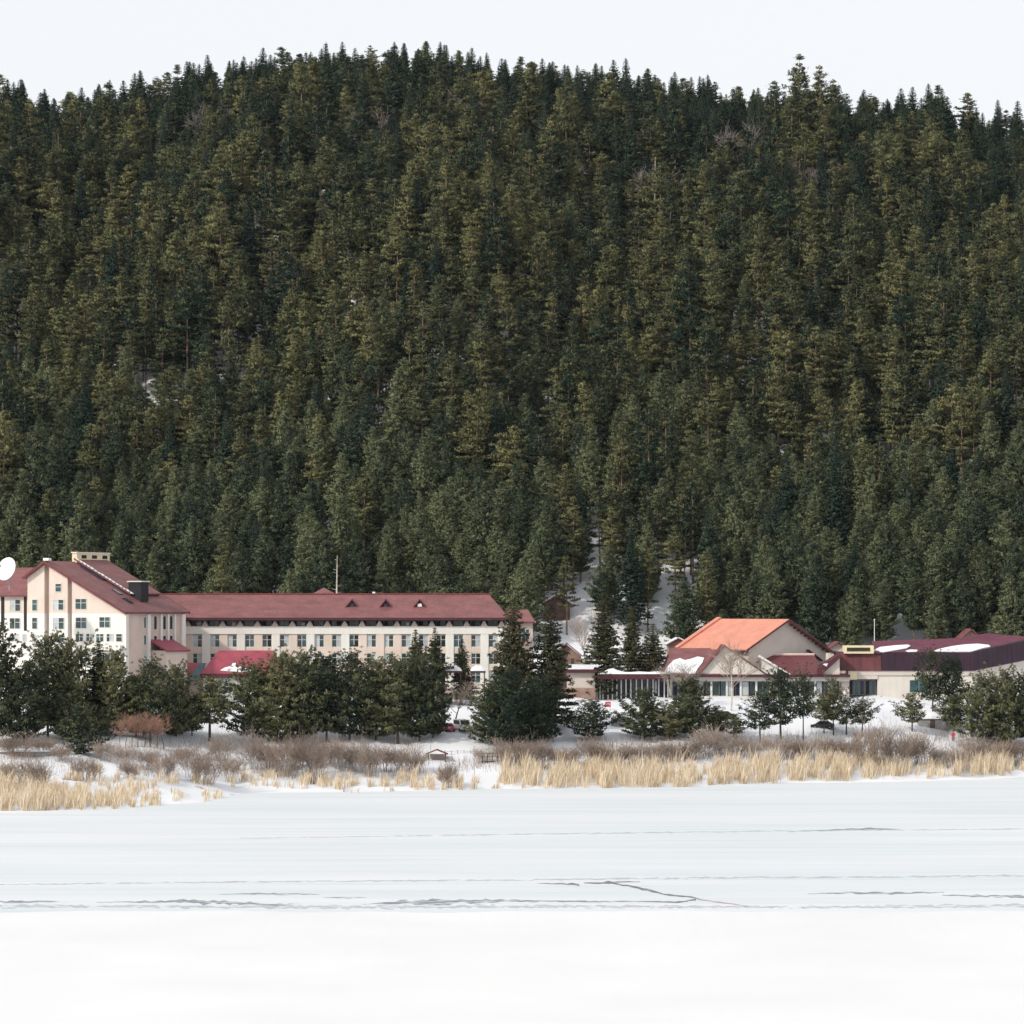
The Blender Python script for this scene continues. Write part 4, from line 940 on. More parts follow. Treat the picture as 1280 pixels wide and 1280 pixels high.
# receding right hand section
P0 = Vector(a_.p(au(1217),-0.25,0)); def_ang = R(-38)
e_ = Frame(1217, 616.75, def_ang)
npan = 14; wlen = e_.u(1300)/npan; eu1 = e_.u(1300)
def ez(py0, py1, uu): return PZ(py0, 616.75) + (PZ(py1, e_.p(eu1,0,0)[1])-PZ(py0, 616.75))*uu/eu1
m = MB(); m.extrude([e_.p(0.02,0.25,GZ-1.5),e_.p(eu1,0.25,GZ-1.5),e_.p(eu1,0.25,ez(844,828.5,eu1)),e_.p(0.02,0.25,ez(844,828.5,0))], Vector(e_.p(0,10,0))-Vector(e_.p(0,0,0))); obj('side_wall', m, M['cream_wall'], an)
m = MB(); m.extrude([e_.p(0.02,0.0,ez(844.1,828.6,0)),e_.p(eu1,0.0,ez(844.1,828.6,eu1)),e_.p(eu1,0.0,ez(838.5,821.5,eu1)),e_.p(0.02,0.0,ez(838.5,821.5,0))], Vector(e_.p(0,10,0))-Vector(e_.p(0,0,0))); obj('side_fascia', m, M['beige_wall'], an)
for i in range(npan):
    u0, u1 = wlen*i+0.02, wlen*(i+1)-0.02; m = MB(); l_ = random.uniform(0,0.04)
    m.hexa([e_.p(u0,-0.2-l_,ez(838.4,821.4,u0)),e_.p(u1,-0.2-l_,ez(838.4,821.4,u1)),e_.p(u1,0.9,ez(838.4,821.4,u1)),e_.p(u0,0.9,ez(838.4,821.4,u0)),
            e_.p(u0,0.15-l_,ez(815.2,796.5,u0)),e_.p(u1,0.15-l_,ez(815.2,796.5,u1)),e_.p(u1,1.4,ez(815.2,796.5,u1)),e_.p(u0,1.4,ez(815.2,796.5,u0))]); obj('panel', m, M['mansard'], an)
# roof sheet rising gently to the rear
zf = az_(815.6); zb1 = PZ(801.5, 631)
m = MB(); A_ = a_.p
m.slab([A_(au(1094),0.3,zf),A_(au(1217),0.3,zf),e_.p(eu1,0.6,ez(815.6,797,eu1)),e_.p(eu1,14,PZ(791.5,e_.p(eu1,14,0)[1])),A_(a_.u(1200,14),14,PZ(797.5,631)),A_(a_.u(1090,14),14,zb1)],0.3); rr_ = obj('roof', m, M['roof_wine'], an)
m = MB(); a_.box(m, au(1050), au(1094), 0.8, 9, az_(817), az_(815)); obj('flat_roof', m, M['roof_maroon'], an)
roof_patch(rr_, a_, [(1092,813.5),(1100,809.5),(1118,807.5),(1135,806.5),(1138,808),(1133,811),(1118,813.5),(1104,816),(1098,814.5)], 0.3, zf, 14, zb1+0.35, 0.14)
roof_patch(rr_, a_, [(1132,814),(1138,812.5),(1147,813),(1146,815),(1136,815.4)], 0.3, zf, 14, zb1+0.35, 0.12)
roof_patch(rr_, a_, [(1166,814.6),(1176,811.5),(1190,808.5),(1205,806.5),(1222,805.5),(1236,807),(1238,809),(1228,811),(1214,815.2),(1190,815.2)], 0.3, zf, 14, zb1+0.9, 0.16)
window(an, a_, au(1137), au(1172), az_(865.5), az_(850), -0.03, cols=3, rows=1, mats=['glass_teal','glass_teal','glass'], fm='metal')
# louvred vent housing on the roof
m = MB(); a_.box(m, au(1055), au(1092), -0.2, 3.0, az_(816.9), az_(807)); vb = obj('vent_housing', m, M['sign_cream'], an)
m = MB(); a_.box(m, au(1058.5), au(1087.5), -0.26, -0.203, az_(814), az_(809.5)); obj('vent_opening', m, M['dark'], vb)
for i in range(3):
    m = MB(); a_.box(m, au(1058.7), au(1087.3), -0.36, -0.263, az_(813.6-i*1.5), az_(812.9-i*1.5)); obj('slat', m, M['louvre'], vb)

# ---- little roofs and cabins behind
def cabin(name, label, px0, px1, ye, yr, yb, Y, wallm, roofm, snow=0.0, depth=7.0):
    f_ = Frame(640, Y, 0); X = PX((px0+px1)/2, Y); g0 = min(zt1(X, Y), zt1(X, Y+depth)) ; t = thing(name, label, 'house', (X,Y+depth/2,g0))
    m = MB(); f_.prism(m, [(f_.u(px0+1.5),min(g0,PZ(yb,Y))-0.4),(f_.u(px1-1.5),min(g0,PZ(yb,Y))-0.4),(f_.u(px1-1.5),f_.z(ye)),(f_.u((px0+px1)/2),f_.z(yr)-0.2),(f_.u(px0+1.5),f_.z(ye))], 0, depth); obj('wall', m, M[wallm], t)
    for i, (xa, xb) in enumerate((((px0+px1)/2, px0-1), ((px0+px1)/2, px1+1))):
        m = MB(); m.slab([f_.p(f_.u(xa),-0.7,f_.z(yr)+0.2+0.005*i),f_.p(f_.u(xb),-0.7,f_.z(ye)),f_.p(f_.u(xb),depth+0.6,f_.z(ye)),f_.p(f_.u(xa),depth+0.6,f_.z(yr)+0.2+0.005*i)],0.2); rf = obj('roof', m, M[roofm], t)
        if snow and (i == 0 or snow > 1):
            q = MB(); k0 = Vector((0,0,0.03)); th = Vector((0,0,0.28)); a = Vector(f_.p(f_.u(xa*0.9+xb*0.1),-0.6,f_.z(yr)*0.9+f_.z(ye)*0.1+0.2)); b2 = Vector(f_.p(f_.u(xb),-0.6,f_.z(ye)+0.03))
            dv_ = Vector((0,depth,0)); q.hexa([a+k0,b2+k0,b2+dv_+k0,a+dv_+k0,a+th,b2+th,b2+dv_+th,a+dv_+th]); obj('snow_cap', q, M['snow'], rf)
    w = (px1-px0)
    window(t, f_, f_.u(px0+w*0.3), f_.u(px0+w*0.3+5), f_.z(ye+8), f_.z(ye+2), -0.05, cols=1, rows=1, mats=['glass_blue'], fm='timber')
    m = MB(); f_.box(m, f_.u(px0+w*0.62), f_.u(px0+w*0.62+4), -0.06, -0.003, min(g0,PZ(yb,Y))-0.2, f_.z(ye+3)); obj('door', m, M['timber'], t)
    return t
cabin('timber_cabin', 'brown timber cabin with a snowy gable at the forest edge above the spruces', 679, 714, 755, 744, 770, 668, 'timber', 'roof_dark', 1.0)
cabin('snow_roofed_cabin', 'small cabin under a thick snow roof among the pines uphill', 674, 693, 730, 718, 746, 680, 'timber', 'roof_dark', 2.0)
cabin('red_roofed_house', 'low red roofed house tucked between the big spruce and the snow slope', 690, 728, 820, 805, 838, 622, 'brown_stone', 'roof_red', 0.0)
cabin('pink_roofed_house', 'small house with a pale red roof peeping between hall and annex', 1034, 1062, 812, 803, 830, 636, 'cream_wall', 'roof_red', 0.0)
cabin('half_snowy_house', 'small red house with one snow covered roof slope behind the annex', 1199, 1228, 799, 787, 815, 646, 'brown_stone', 'roof_red', 0.0)
cabin('stone_hut', 'dark hut with snowy roof low on the slope left of the orange hall', 834, 862, 806, 799, 812, 640, 'brown_stone', 'roof_dark', 2.0)


# ------------------------------------------------------------------ trees in front of and among the buildings
def ftree(key, px, top, base, wpx, label, name='pine_tree', cat='tree', group='pines along the lake shore', Y=None):
    Y = Y or solveY(px, base); X = PX(px, Y); z0 = zt1(X, Y); hgt = PZ(top, Y) - z0
    w = wpx*Y/F
    return place_tree(name, label, cat, key, X, Y, hgt, w/(2*PROTO[key]['R']), random.uniform(0,6.28), group)
FRONT = [
 (('round',0),-6,788,928,62,'dark pine cut by the left picture edge'),
 (('round',1),30,842,930,52,'paler pine second from the left edge, low crown'),
 (('round',2),60,797,922,56,'tall dark pine before the gabled block, left of the leaning crown'),
 (('round',3),86,803,924,50,'dark pine under the balcony of the gabled block'),
 (('spruce',1),124,797,918,52,'pointed dark tree before the right end of the gabled block'),
 (('round',2),145,815,922,46,'dark rounded pine at the corner of the gabled block'),
 (('small',0),100,884,946,48,'short bushy olive pine standing before the dark left group'),
 (('round',1),188,829,926,52,'rounded pine before the porch of the gabled block'),
 (('round',3),220,834,922,44,'rounded pine before the teal glazed slope'),
 (('round',0),170,846,920,40,'low dark pine squeezed behind the red twigged saplings'),
 (('small',2),262,848,925,46,'short dark open pine before the white pavilion wall'),
 (('small',1),240,872,922,30,'small dark pine left of the white pavilion wall'),
 (('round',1),316,832,928,56,'broad olive pine beside the raspberry roof'),
 (('round',0),346,820,930,58,'tall olive pine at the left of the big clump'),
 (('round',3),380,819,926,56,'tall pine third from the left in the big clump'),
 (('round',2),408,822,926,54,'dark pine in the middle of the big clump'),
 (('round',1),437,820,928,56,'dark pine just right of the middle of the big clump'),
 (('round',0),470,826,926,54,'pine with bare lower trunk in the right half of the big clump'),
 (('round',2),497,825,927,52,'pine with bare trunk beside the rightmost of the big clump'),
 (('round',3),524,822,926,50,'rightmost tall pine of the big clump'),
 (('round',1),541,846,924,34,'low pine on the right fringe of the big clump'),
 (('round',2),640,838,940,48,'pine with a thin visible stem before the pair of tall spruces'),
 (('round',0),614,856,932,38,'low dark pine left of the thin stemmed one'),
 (('round',3),674,850,928,50,'dark spreading pine before the right one of the tall spruces'),
 (('small',0),741,877,925,44,'small dark pine standing alone on the white bank'),
 (('round',3),806,864,924,50,'dark pine with a spiky top before the glazed link'),
 (('round',1),836,880,924,46,'low dark pine between two taller ones before the restaurant'),
 (('round',2),862,848,926,48,'dark pine before the left end of the ribbon windows'),
 (('small',1),892,884,920,44,'low dark pine right beside the snow covered car'),
 (('small',2),917,893,926,36,'small olive pine below the birch'),
 (('open',0),950,872,930,42,'olive pine with forked thin stem before the ribbon windows'),
 (('open',2),976,840,930,46,'tallest pine before the ribbon windows'),
 (('open',1),1004,846,926,38,'pine right of the tallest one before the ribbon windows'),
 (('open',1),1030,870,918,36,'low dark pine above the dark snowy car'),
 (('open',2),1042,848,920,26,'slim pine before the end of the ribbon windows'),
 (('open',0),1058,874,920,38,'low dark pine before the blue glazing of the annex'),
 (('open',1),1078,876,922,38,'low dark pine before the left end of the cream annex wall'),
 (('small',2),1140,868,916,30,'thin greyish pine before the cream annex wall'),
 (('open',0),1166,816,902,40,'tall pine whose crown crosses the maroon cladding left'),
 (('open',2),1192,822,902,38,'tall pine whose crown crosses the maroon cladding right'),
 (('small',1),1193,872,912,44,'low dark pine beneath the two that cross the cladding'),
 (('round',1),1228,846,930,54,'light olive pine left in the group at the right edge'),
 (('round',3),1256,840,932,50,'light olive pine in the middle of the group at the right edge'),
 (('round',2),1284,842,932,50,'light olive pine cut by the right picture edge'),
]
for key, px, top, base, w, label in FRONT: ftree(key, px, top, base, w*(1.32 if px < 780 else 1.12), label)
SPR = [
 (('spruce',1),519,784,880,30,'slim spruce tip left of the pair above the big clump'),
 (('spruce',2),543,782,882,32,'slim spruce tip right of the pair above the big clump'),
 (('spruce',1),577,796,880,26,'short spruce between the two snow capped canopies'),
 (('spruce',0),641,744,912,74,'left one of the two tallest dark spruces'),
 (('spruce',2),687,750,912,72,'right one of the two tallest dark spruces'),
 (('spruce',0),755,740,872,44,'tall spruce standing behind the red sign'),
 (('spruce',1),789,756,868,34,'slim spruce between the tall one and the short broad one'),
 (('spruce',2),818,777,868,42,'short broad spruce above the forked birches'),
]
for key, px, top, base, w, label in SPR: ftree(key, px, top, base, w*(1.15 if w > 60 else 1.45), label, name='spruce_tree', group='spruces before the buildings')

def bare(i, twig, bark, px, top, base, wpx, label, Y=None, name='bare_tree', group='leafless trees', minus=0.1):
    Y = Y or solveY(px, base); X = PX(px, Y); z0 = zt1(X, Y); H = BARE[i][0]*1.15; hgt = PZ(top, Y)-z0
    t = thing(name, label, 'tree', (X,Y,z0-minus), group); sx = wpx*Y/F/(2*BARE[i][1]); t.scale = (sx,sx,hgt/H); t.rotation_euler = (0,0,random.uniform(0,6.28))
    a, b_ = BARE_M[(i,twig,bark)]; child('trunk', a, t); child('twigs', b_, t)
bare(0,'twig_pink','bark_dark',570,836,908,50,'greyish pink leafless tree above the red and white cars')
bare(1,'twig_pink','bark_birch',914,800,888,46,'slender pale birch before the cream front gable')
bare(2,'twig_pink','bark_birch',855,826,880,34,'pale forked birch under the short broad spruce')
bare(1,'twig_pink','bark_birch',838,828,876,30,'pale birch leaning left under the slim spruce')
bare(0,'twig_pink','bark_dark',608,716,752,40,'pinkish bare tree peeping above the right end of the long roof', Y=668)
bare(2,'twig_pink','bark_dark',668,712,756,34,'pinkish bare tree beside the snow roofed cabin', Y=672)
bare(1,'twig_pink','bark_dark',735,760,800,30,'grey bare tree on the white slope left of the tall spruce', Y=645)
for k, px in enumerate((150,157,164,172,180,188,197,205)):
    bare(k % 3,'twig_red','bark_dark',px,888+random.uniform(0,5),936,22,'reddish twigged young tree in the row left of the pavilion',name='sapling',group='row of red twigged saplings')
hill_bare = [(440,170,60),(462,150,50),(805,235,55),(1010,215,40),(272,150,40),(560,125,50),(690,205,45),(930,180,40)]
for k, (px, py, w) in enumerate(hill_bare):     # leafless trees standing in the upper forest
    best = min((t for t in trees), key=lambda t: abs(t[3]-px)+abs((t[4]-70)-py))
    X, Y = best[0]+1.5, best[1]-2.0; z0 = zt1(X,Y); H = BARE[k % 3][0]*1.15
    t = thing('bare_tree', ['grey violet leafless tree high in the forest below the summit','grey leafless tree beside the one below the summit','brownish leafless tree in the forest above the orange hall','leafless tree near the top of the forest on the right','pale leafless tree in the upper forest on the left','leafless tree just below the highest firs','leafless tree in the upper forest right of centre','thin leafless tree high on the right slope'][k], 'tree', (X,Y,z0-0.1), 'leafless trees in the upper forest')
    t.scale = (2.0,2.0,21/H); a, b_ = BARE_M[(k % 3,'twig_grey','bark_birch' if k in (2,4) else 'bark_dark')]; child('trunk', a, t); child('twigs', b_, t)

def snag(px, top, bot, Y, label):
    X = PX(px, Y); z0 = zt1(X, Y); zt_ = PZ(top, Y); m = MB()
    m.tube([(X,Y,z0-0.3),(X+0.1,Y,z0*0.5+zt_*0.5),(X+0.25,Y,zt_)],[0.32,0.22,0.05],6)
    t = thing('dead_tree', label, 'tree', (X,Y,z0)); obj('trunk', m, M['bark_birch'], t); m = MB()
    for k in range(16):
        q = 0.45+0.5*k/15; a = random.uniform(0,6.28); p = Vector((X+0.2*q,Y,z0+(zt_-z0)*q)); l = 1.8*(1.05-q)+0.4
        m.tube([p, p+Vector((math.cos(a)*l,math.sin(a)*l,0.25*l))],[0.05,0.015],3)
    obj('dead_branches', m, M['bark_birch'], t)['kind'] = 'stuff'
snag(818,196,300,900,'pale dead trunk standing in the forest above the orange hall')
snag(586,205,300,890,'pale dead trunk in the forest left of centre, high up')
snag(420,694,748,655,'yellowish bare stem rising above the middle of the long roof')

# ---- leafless shrubs along the shore
SH = [
 (0,'twig_brown',22,914,945,70,'brown shrub behind the snowy wall at the left edge'),(1,'twig_brown',55,917,943,50,'brown shrub at the right end of the snowy wall'),
 (2,'twig_brown',18,942,985,60,'tall thin shrub among the reeds at the left edge'),(0,'twig_brown',48,950,986,50,'thin shrub rising behind the brown reeds'),
 (1,'twig_pink',132,922,952,52,'pinkish shrub right of the short olive pine'),(3,'twig_brown',108,944,976,60,'grey brown shrub below the short olive pine'),
 (2,'twig_brown',160,948,976,40,'small grey shrub on the snow below the saplings'),(0,'twig_brown',205,936,972,50,'brown shrub below the right end of the sapling row'),
 (3,'twig_brown',252,928,980,84,'large grey brown shrub below the short dark pine'),(1,'twig_brown',288,940,976,44,'dark shrub between two large ones below the pavilion'),
 (0,'twig_pink',318,914,966,62,'pinkish shrub under the broad olive pine'),(3,'twig_brown',356,914,974,80,'large pink brown shrub under the big clump, left'),
 (2,'twig_brown',392,916,976,66,'large brown shrub under the big clump, middle'),(1,'twig_pink',428,918,964,60,'pinkish shrub under the big clump, right of middle'),
 (0,'twig_brown',462,928,972,58,'brown shrub under the bare trunks of the clump'),(3,'twig_brown',502,930,968,62,'brown shrub under the right end of the clump'),
 (2,'twig_brown',560,955,985,40,'small shrub beside the shelter on the bank'),(0,'twig_pink',625,924,958,44,'pinkish shrub behind the low wooden jetty rail'),
 (3,'twig_brown',660,920,960,66,'brown shrub below the thin stemmed pine'),(1,'twig_brown',700,930,962,50,'brown shrub left of the small lone pine'),
 (2,'twig_brown',738,924,960,46,'dark shrub at the foot of the small lone pine'),(0,'twig_brown',772,926,956,54,'brown shrub right of the small lone pine'),
 (3,'twig_brown',812,924,954,66,'dark brown shrub below the spiky topped pine'),(1,'twig_brown',848,926,952,52,'dark brown shrub below the pine before the ribbon windows'),
 (2,'twig_pink',884,908,948,60,'pinkish grey shrub below the snow covered car'),(0,'twig_pink',922,912,946,50,'pale shrub below the small olive pine'),
 (3,'twig_pink',968,916,948,60,'pale shrub below the forked pine'),(1,'twig_pink',1010,918,948,54,'pale shrub below and left of the dark snowy car'),
 (2,'twig_brown',1046,916,952,50,'brown shrub below and right of the dark snowy car'),(3,'twig_brown',1086,900,962,76,'large grey brown shrub below the annex wall'),
 (0,'twig_brown',1118,910,962,60,'large grey brown shrub right of the largest one'),(1,'twig_brown',1152,914,956,54,'brown shrub left of the person in red'),
 (2,'twig_pink',1196,932,962,44,'pale shrub below the person in red'),(3,'twig_brown',1236,918,956,66,'brown shrub below the light olive pines'),
 (1,'twig_brown',1276,916,956,56,'brown shrub at the right picture edge'),
]
SH += [(k % 4, 'twig_pink' if k % 3 else 'twig_brown', px, top, base, w, 'low leafless shrub ' + where) for k, (px, top, base, w, where) in enumerate([
 (76,930,952,44,'behind the short olive pine'),(150,930,958,46,'below the left end of the sapling row'),(182,932,962,46,'below the middle of the sapling row'),
 (228,926,958,48,'beneath the rounded pine before the teal slope'),(276,918,952,50,'beneath the white pavilion wall'),(338,924,960,50,'between pinkish and large shrubs left in the clump'),
 (375,924,962,50,'between the two largest under the clump'),(410,924,960,50,'right of the large brown one under the clump'),(446,930,964,46,'under the stems right of the clump middle'),
 (482,930,964,46,'left of the rightmost clump shrub'),(522,936,966,40,'just left of the dark roofed shelter'),(600,930,955,34,'left end of the wooden railing'),(645,930,962,46,'at the right end of the wooden railing'),
 (680,924,958,44,'beneath the right tall spruce'),(718,930,958,40,'on the white bank left of the lone pine'),(755,930,958,40,'on the white bank right of the lone pine'),(792,926,956,44,'below the ramp wall'),
 (830,924,954,44,'below the low pine between two taller ones'),(865,922,950,42,'above the little red roofed shelter'),(902,918,948,46,'under the birch'),(945,918,948,44,'under the olive forked pine'),
 (988,918,948,44,'under the tallest pine before the windows'),(1028,922,950,40,'directly below the dark snowy car'),(1064,914,954,46,'left of the largest shrub on the right'),(1136,914,958,44,'below the thin greyish pine'),
 (1174,926,958,36,'just left below the person in red'),(1216,922,956,42,'right of the person in red'),(1256,920,954,44,'below the middle olive pine at the right edge')])]
for i, tw, px, top, base, w, label in SH:
    Y = solveY(px, base); X = PX(px, Y); z0 = zt1(X,Y)
    t = bpy.data.objects.new('shrub', SHRUB_M[(i,tw)]); C.objects.link(t); tag(t, label, 'shrub', 'leafless shrubs along the shore')
    t.location = (X,Y,z0); sx = 1.08*w*Y/F/(1.55*SHRUB[i][1]); t.scale = (sx,sx,random.uniform(0.85,1.1)*(PZ(top,Y)-z0)/(SHRUB[i][0]*1.02)); t.rotation_euler = (0,0,random.uniform(0,6.28))

# ---- reed belt at the water's edge (stuff)
rng = np.random.default_rng(5)
BEDS = [ # px0, px1, base row near, base row far, height m, count
 (-40,62,1014,985,2.9,5200),(55,102,1013,990,2.4,3000),(95,150,1012,984,2.2,2600),(140,198,1010,982,1.9,1900),(85,130,978,962,1.9,700),(-40,90,984,966,1.8,1100),
 (110,175,984,970,1.6,600),(180,275,1006,988,1.3,700),(188,262,984,972,1.7,800),(265,345,984,970,1.9,1000),(345,440,987,970,2.2,1500),(415,432,990,980,3.2,220),
 (440,520,984,970,2.1,1200),(436,452,994,990,1.0,60),(480,505,992,988,1.0,60),(515,592,988,972,2.5,1300),(585,632,986,976,1.2,260),(628,702,986,962,3.3,3000),(698,762,986,960,3.4,3200),
 (745,862,985,958,3.6,5600),(855,905,982,960,3.2,1500),(895,976,980,958,3.5,4300),(985,1060,977,955,3.4,3600),(1050,1135,975,953,3.2,3600),(1125,1196,973,955,2.2,1500),
 (1192,1262,970,952,3.4,3400),(1240,1320,969,951,3.2,2600)]
RV = []; 
for x0, x1, yn, yf, hh, cnt in BEDS:
    cnt = int(cnt*0.5); hh *= 0.98
    cl = rng.uniform(0,1,(max(4,cnt//32),2)); k = rng.integers(0,len(cl),cnt)
    q = cl[k] + rng.normal(0,1,(cnt,2))*np.array([0.03,0.08]); px = x0+(x1-x0)*q[:,0]; f = np.clip(q[:,1],0,1)
    hs_ = rng.uniform(0.5,1.15,len(cl))[k]
    Yn = np.array([solveY(p, yn) if True else 0 for p in np.linspace(x0,x1,6)]); Yf = np.array([solveY(p, yf) for p in np.linspace(x0,x1,6)])
    yN = np.interp(px, np.linspace(x0,x1,6), Yn); yF = np.interp(px, np.linspace(x0,x1,6), Yf)
    Y = yN*(1-f)+yF*f; X = (px-640)*Y/F; Z = zt(X,Y)
    h_ = hh*hs_*rng.uniform(0.35,1.15,cnt); le = rng.normal(0,0.18,(cnt,2))*h_[:,None] + np.array([0.10,0])*h_[:,None]
    w = rng.uniform(0.025,0.055,cnt); a = rng.uniform(0,3.14,cnt); dx = np.cos(a)*w; dy = np.sin(a)*w*0.6
    for tfrac in (0,):
        b0 = np.stack([X-dx,Y-dy,Z-0.1],1); b1 = np.stack([X+dx,Y+dy,Z-0.1],1)
        mx_ = X+le[:,0]*0.4; my_ = Y+le[:,1]*0.4; m0 = np.stack([mx_-dx,my_-dy,Z+h_*0.62],1); m1 = np.stack([mx_+dx,my_+dy,Z+h_*0.62],1)
        t0 = np.stack([X+le[:,0]-dx*0.3,Y+le[:,1],Z+h_],1); t1 = np.stack([X+le[:,0]+dx*0.3,Y+le[:,1],Z+h_],1)
        RV.append(np.stack([b0,b1,m1,m0,t1,t0],1).reshape(-1,3))
RV = np.concatenate(RV); nb = len(RV)//6; i = np.arange(nb)*6
fc = np.concatenate([np.stack([i,i+1,i+2,i+3],1),np.stack([i+3,i+2,i+4,i+5],1)])
ro_ = bpy.data.objects.new('reeds', arr_mesh('reeds', [(RV, fc, M['reed'])])); C.objects.link(ro_); ro_['kind'] = 'stuff'
tag(ro_, 'belt of dry straw coloured reeds along the frozen lake edge', 'reeds')

# ---- withered grass and seedlings between the shrubs (stuff)
gv = []; cnt = 15000
px = rng.uniform(-40,1320,cnt); lo = np.interp(px,[0,190,300,640,960,1280],[985,975,972,966,960,952]); hi = np.interp(px,[0,190,300,640,960,1280],[925,928,922,924,918,915])
cl = np.sin(px/13.0)+np.sin(px/31.0+1)+rng.normal(0,0.7,cnt); py = hi+(lo-hi)*np.clip(rng.beta(1.3,1.3,cnt),0,1)
skip = ((px>540)&(px<628)&(py<950))|((px>700)&(px<800)&(py<925)); sel = (cl > -0.3)&~skip; px = px[sel]; py = py[sel]
gx = np.arange(-60,1341,20.0); tabs = {r: np.array([solveY(p, r) for p in gx]) for r in range(910,996,6)}; rows = sorted(tabs)
Yt = np.stack([np.interp(px, gx, tabs[r]) for r in rows]); fi = np.clip((py-rows[0])/6,0,len(rows)-1.001); i0 = fi.astype(int); fr_ = fi-i0
Y = Yt[i0,np.arange(len(px))]*(1-fr_)+Yt[i0+1,np.arange(len(px))]*fr_; X = (px-640)*Y/F; Z = zt(X,Y); n_ = len(px)
h_ = rng.uniform(0.4,1.5,n_); le = rng.normal(0,0.25,(n_,2))*h_[:,None]; w = rng.uniform(0.012,0.032,n_)
gv = np.stack([np.stack([X-w,Y,Z-.1],1),np.stack([X+w,Y,Z-.1],1),np.stack([X+le[:,0]+w*.3,Y+le[:,1],Z+h_],1),np.stack([X+le[:,0]-w*.3,Y+le[:,1],Z+h_],1)],1).reshape(-1,3)
M['withered'] = leafmat('withered', (0.14,0.10,0.085), (0.40,0.30,0.22), 0.2, 0.0)
go_ = bpy.data.objects.new('withered_grass', arr_mesh('withered_grass', [(gv, np.arange(n_*4).reshape(-1,4), M['withered'])])); C.objects.link(go_); go_['kind'] = 'stuff'
tag(go_, 'thin withered grass and stalks scattered between the shore shrubs', 'grass')

# ------------------------------------------------------------------ small things
def gpos(px, py):
    Y = solveY(px, py); X = PX(px, Y); return X, Y, zt1(X, Y)
def car(px, py, heading, body, label, snow=False, van=False, name='parked_car'):
    X, Y, z0 = gpos(px, py); t = thing(name, label, 'van' if van else 'car', (X,Y,z0+0.02), 'vehicles parked by the hotel')
    L, Wd = (4.6,1.9) if van else (4.3,1.75)
    if van: prof = [(-2.3,0.35),(2.3,0.35),(2.3,0.95),(1.75,1.15),(1.15,1.95),(-2.25,2.0),(-2.3,1.0)]; win = [(1.55,1.2),(1.08,1.85),(-2.0,1.88),(-2.05,1.2)]
    else: prof = [(-2.1,0.35),(2.1,0.35),(2.15,0.7),(1.2,0.92),(0.55,1.42),(-1.0,1.45),(-1.75,1.0),(-2.15,0.9)]; win = [(1.05,0.95),(0.5,1.36),(-0.95,1.38),(-1.55,0.98)]
    def P_(x, y, z_): c, s_ = math.cos(heading), math.sin(heading); return (X+x*c-y*s_, Y+x*s_+y*c, z0+z_)
    m = MB(); m.extrude([P_(x,-Wd/2,z_) for x,z_ in prof], Vector(P_(0,Wd,0))-Vector(P_(0,0,0))); bd = obj('body', m, M[body], t)
    for sy in (-1,1):
        m = MB(); m.extrude([P_(x,sy*(Wd/2+0.012),z_) for x,z_ in win], Vector(P_(0,sy*0.01,0))-Vector(P_(0,0,0))); obj('side_window', m, M['dark'], t)
    fx = [prof[3],prof[4]]
    m = MB(); a,b_ = fx; m.add([P_(a[0]+0.01,-Wd/2+0.15,a[1]+0.06),P_(a[0]+0.01,Wd/2-0.15,a[1]+0.06),P_(b_[0]+0.04,Wd/2-0.2,b_[1]-0.05),P_(b_[0]+0.04,-Wd/2+0.2,b_[1]-0.05)],[(0,1,2,3)]); obj('windscreen', m, M['dark'], t)
    for sx in (-1.3,1.35):
        for sy in (-1,1):
            m = MB(); m.tube([P_(sx,sy*(Wd/2-0.2),0.32),P_(sx,sy*(Wd/2+0.03),0.32)],0.33,12); w = obj('wheel', m, M['tyre'], t)
            q = MB(); q.tube([P_(sx,sy*(Wd/2+0.03),0.32),P_(sx,sy*(Wd/2+0.045),0.32)],0.19,8); obj('rim', q, M['metal'], w)
    for sy in (-0.6,0.6):
        m = MB(); xx = prof[2][0]; m.add([P_(xx+0.01,sy-0.18,0.6),P_(xx+0.01,sy+0.18,0.6),P_(xx-0.05,sy+0.18,0.76),P_(xx-0.05,sy-0.18,0.76)],[(0,1,2,3)]); obj('headlight', m, M['white_paint'], t)
    if snow:
        zt_ = prof[4][1]; m = MB(); m.hexa([P_(0.6,-0.85,zt_+0.02),P_(0.6,0.85,zt_+0.02),P_(-1.1,0.85,zt_+0.03),P_(-1.1,-0.85,zt_+0.03),P_(0.4,-0.7,zt_+0.3),P_(0.4,0.7,zt_+0.3),P_(-0.9,0.7,zt_+0.34),P_(-0.9,-0.7,zt_+0.34)]); obj('snow_cap', m, M['snow'], t)
        m = MB(); m.hexa([P_(2.1,-0.8,0.78),P_(2.1,0.8,0.78),P_(1.2,0.8,0.95),P_(1.2,-0.8,0.95),P_(2.0,-0.7,0.92),P_(2.0,0.7,0.92),P_(1.2,0.75,1.12),P_(1.2,-0.75,1.12)]); obj('bonnet_snow', m, M['snow'], t)
car(558,915,R(-60),'car_red','dark red car parked under the pinkish bare tree')
car(578,914,R(-72),'car_white','white van parked right of the dark red car',van=True)
car(1028,912,R(175),'car_dark','dark car with snow on roof and bonnet below the pines',snow=True)
car(905,899,R(10),'car_dark','dark snow covered car below the birch',snow=True)

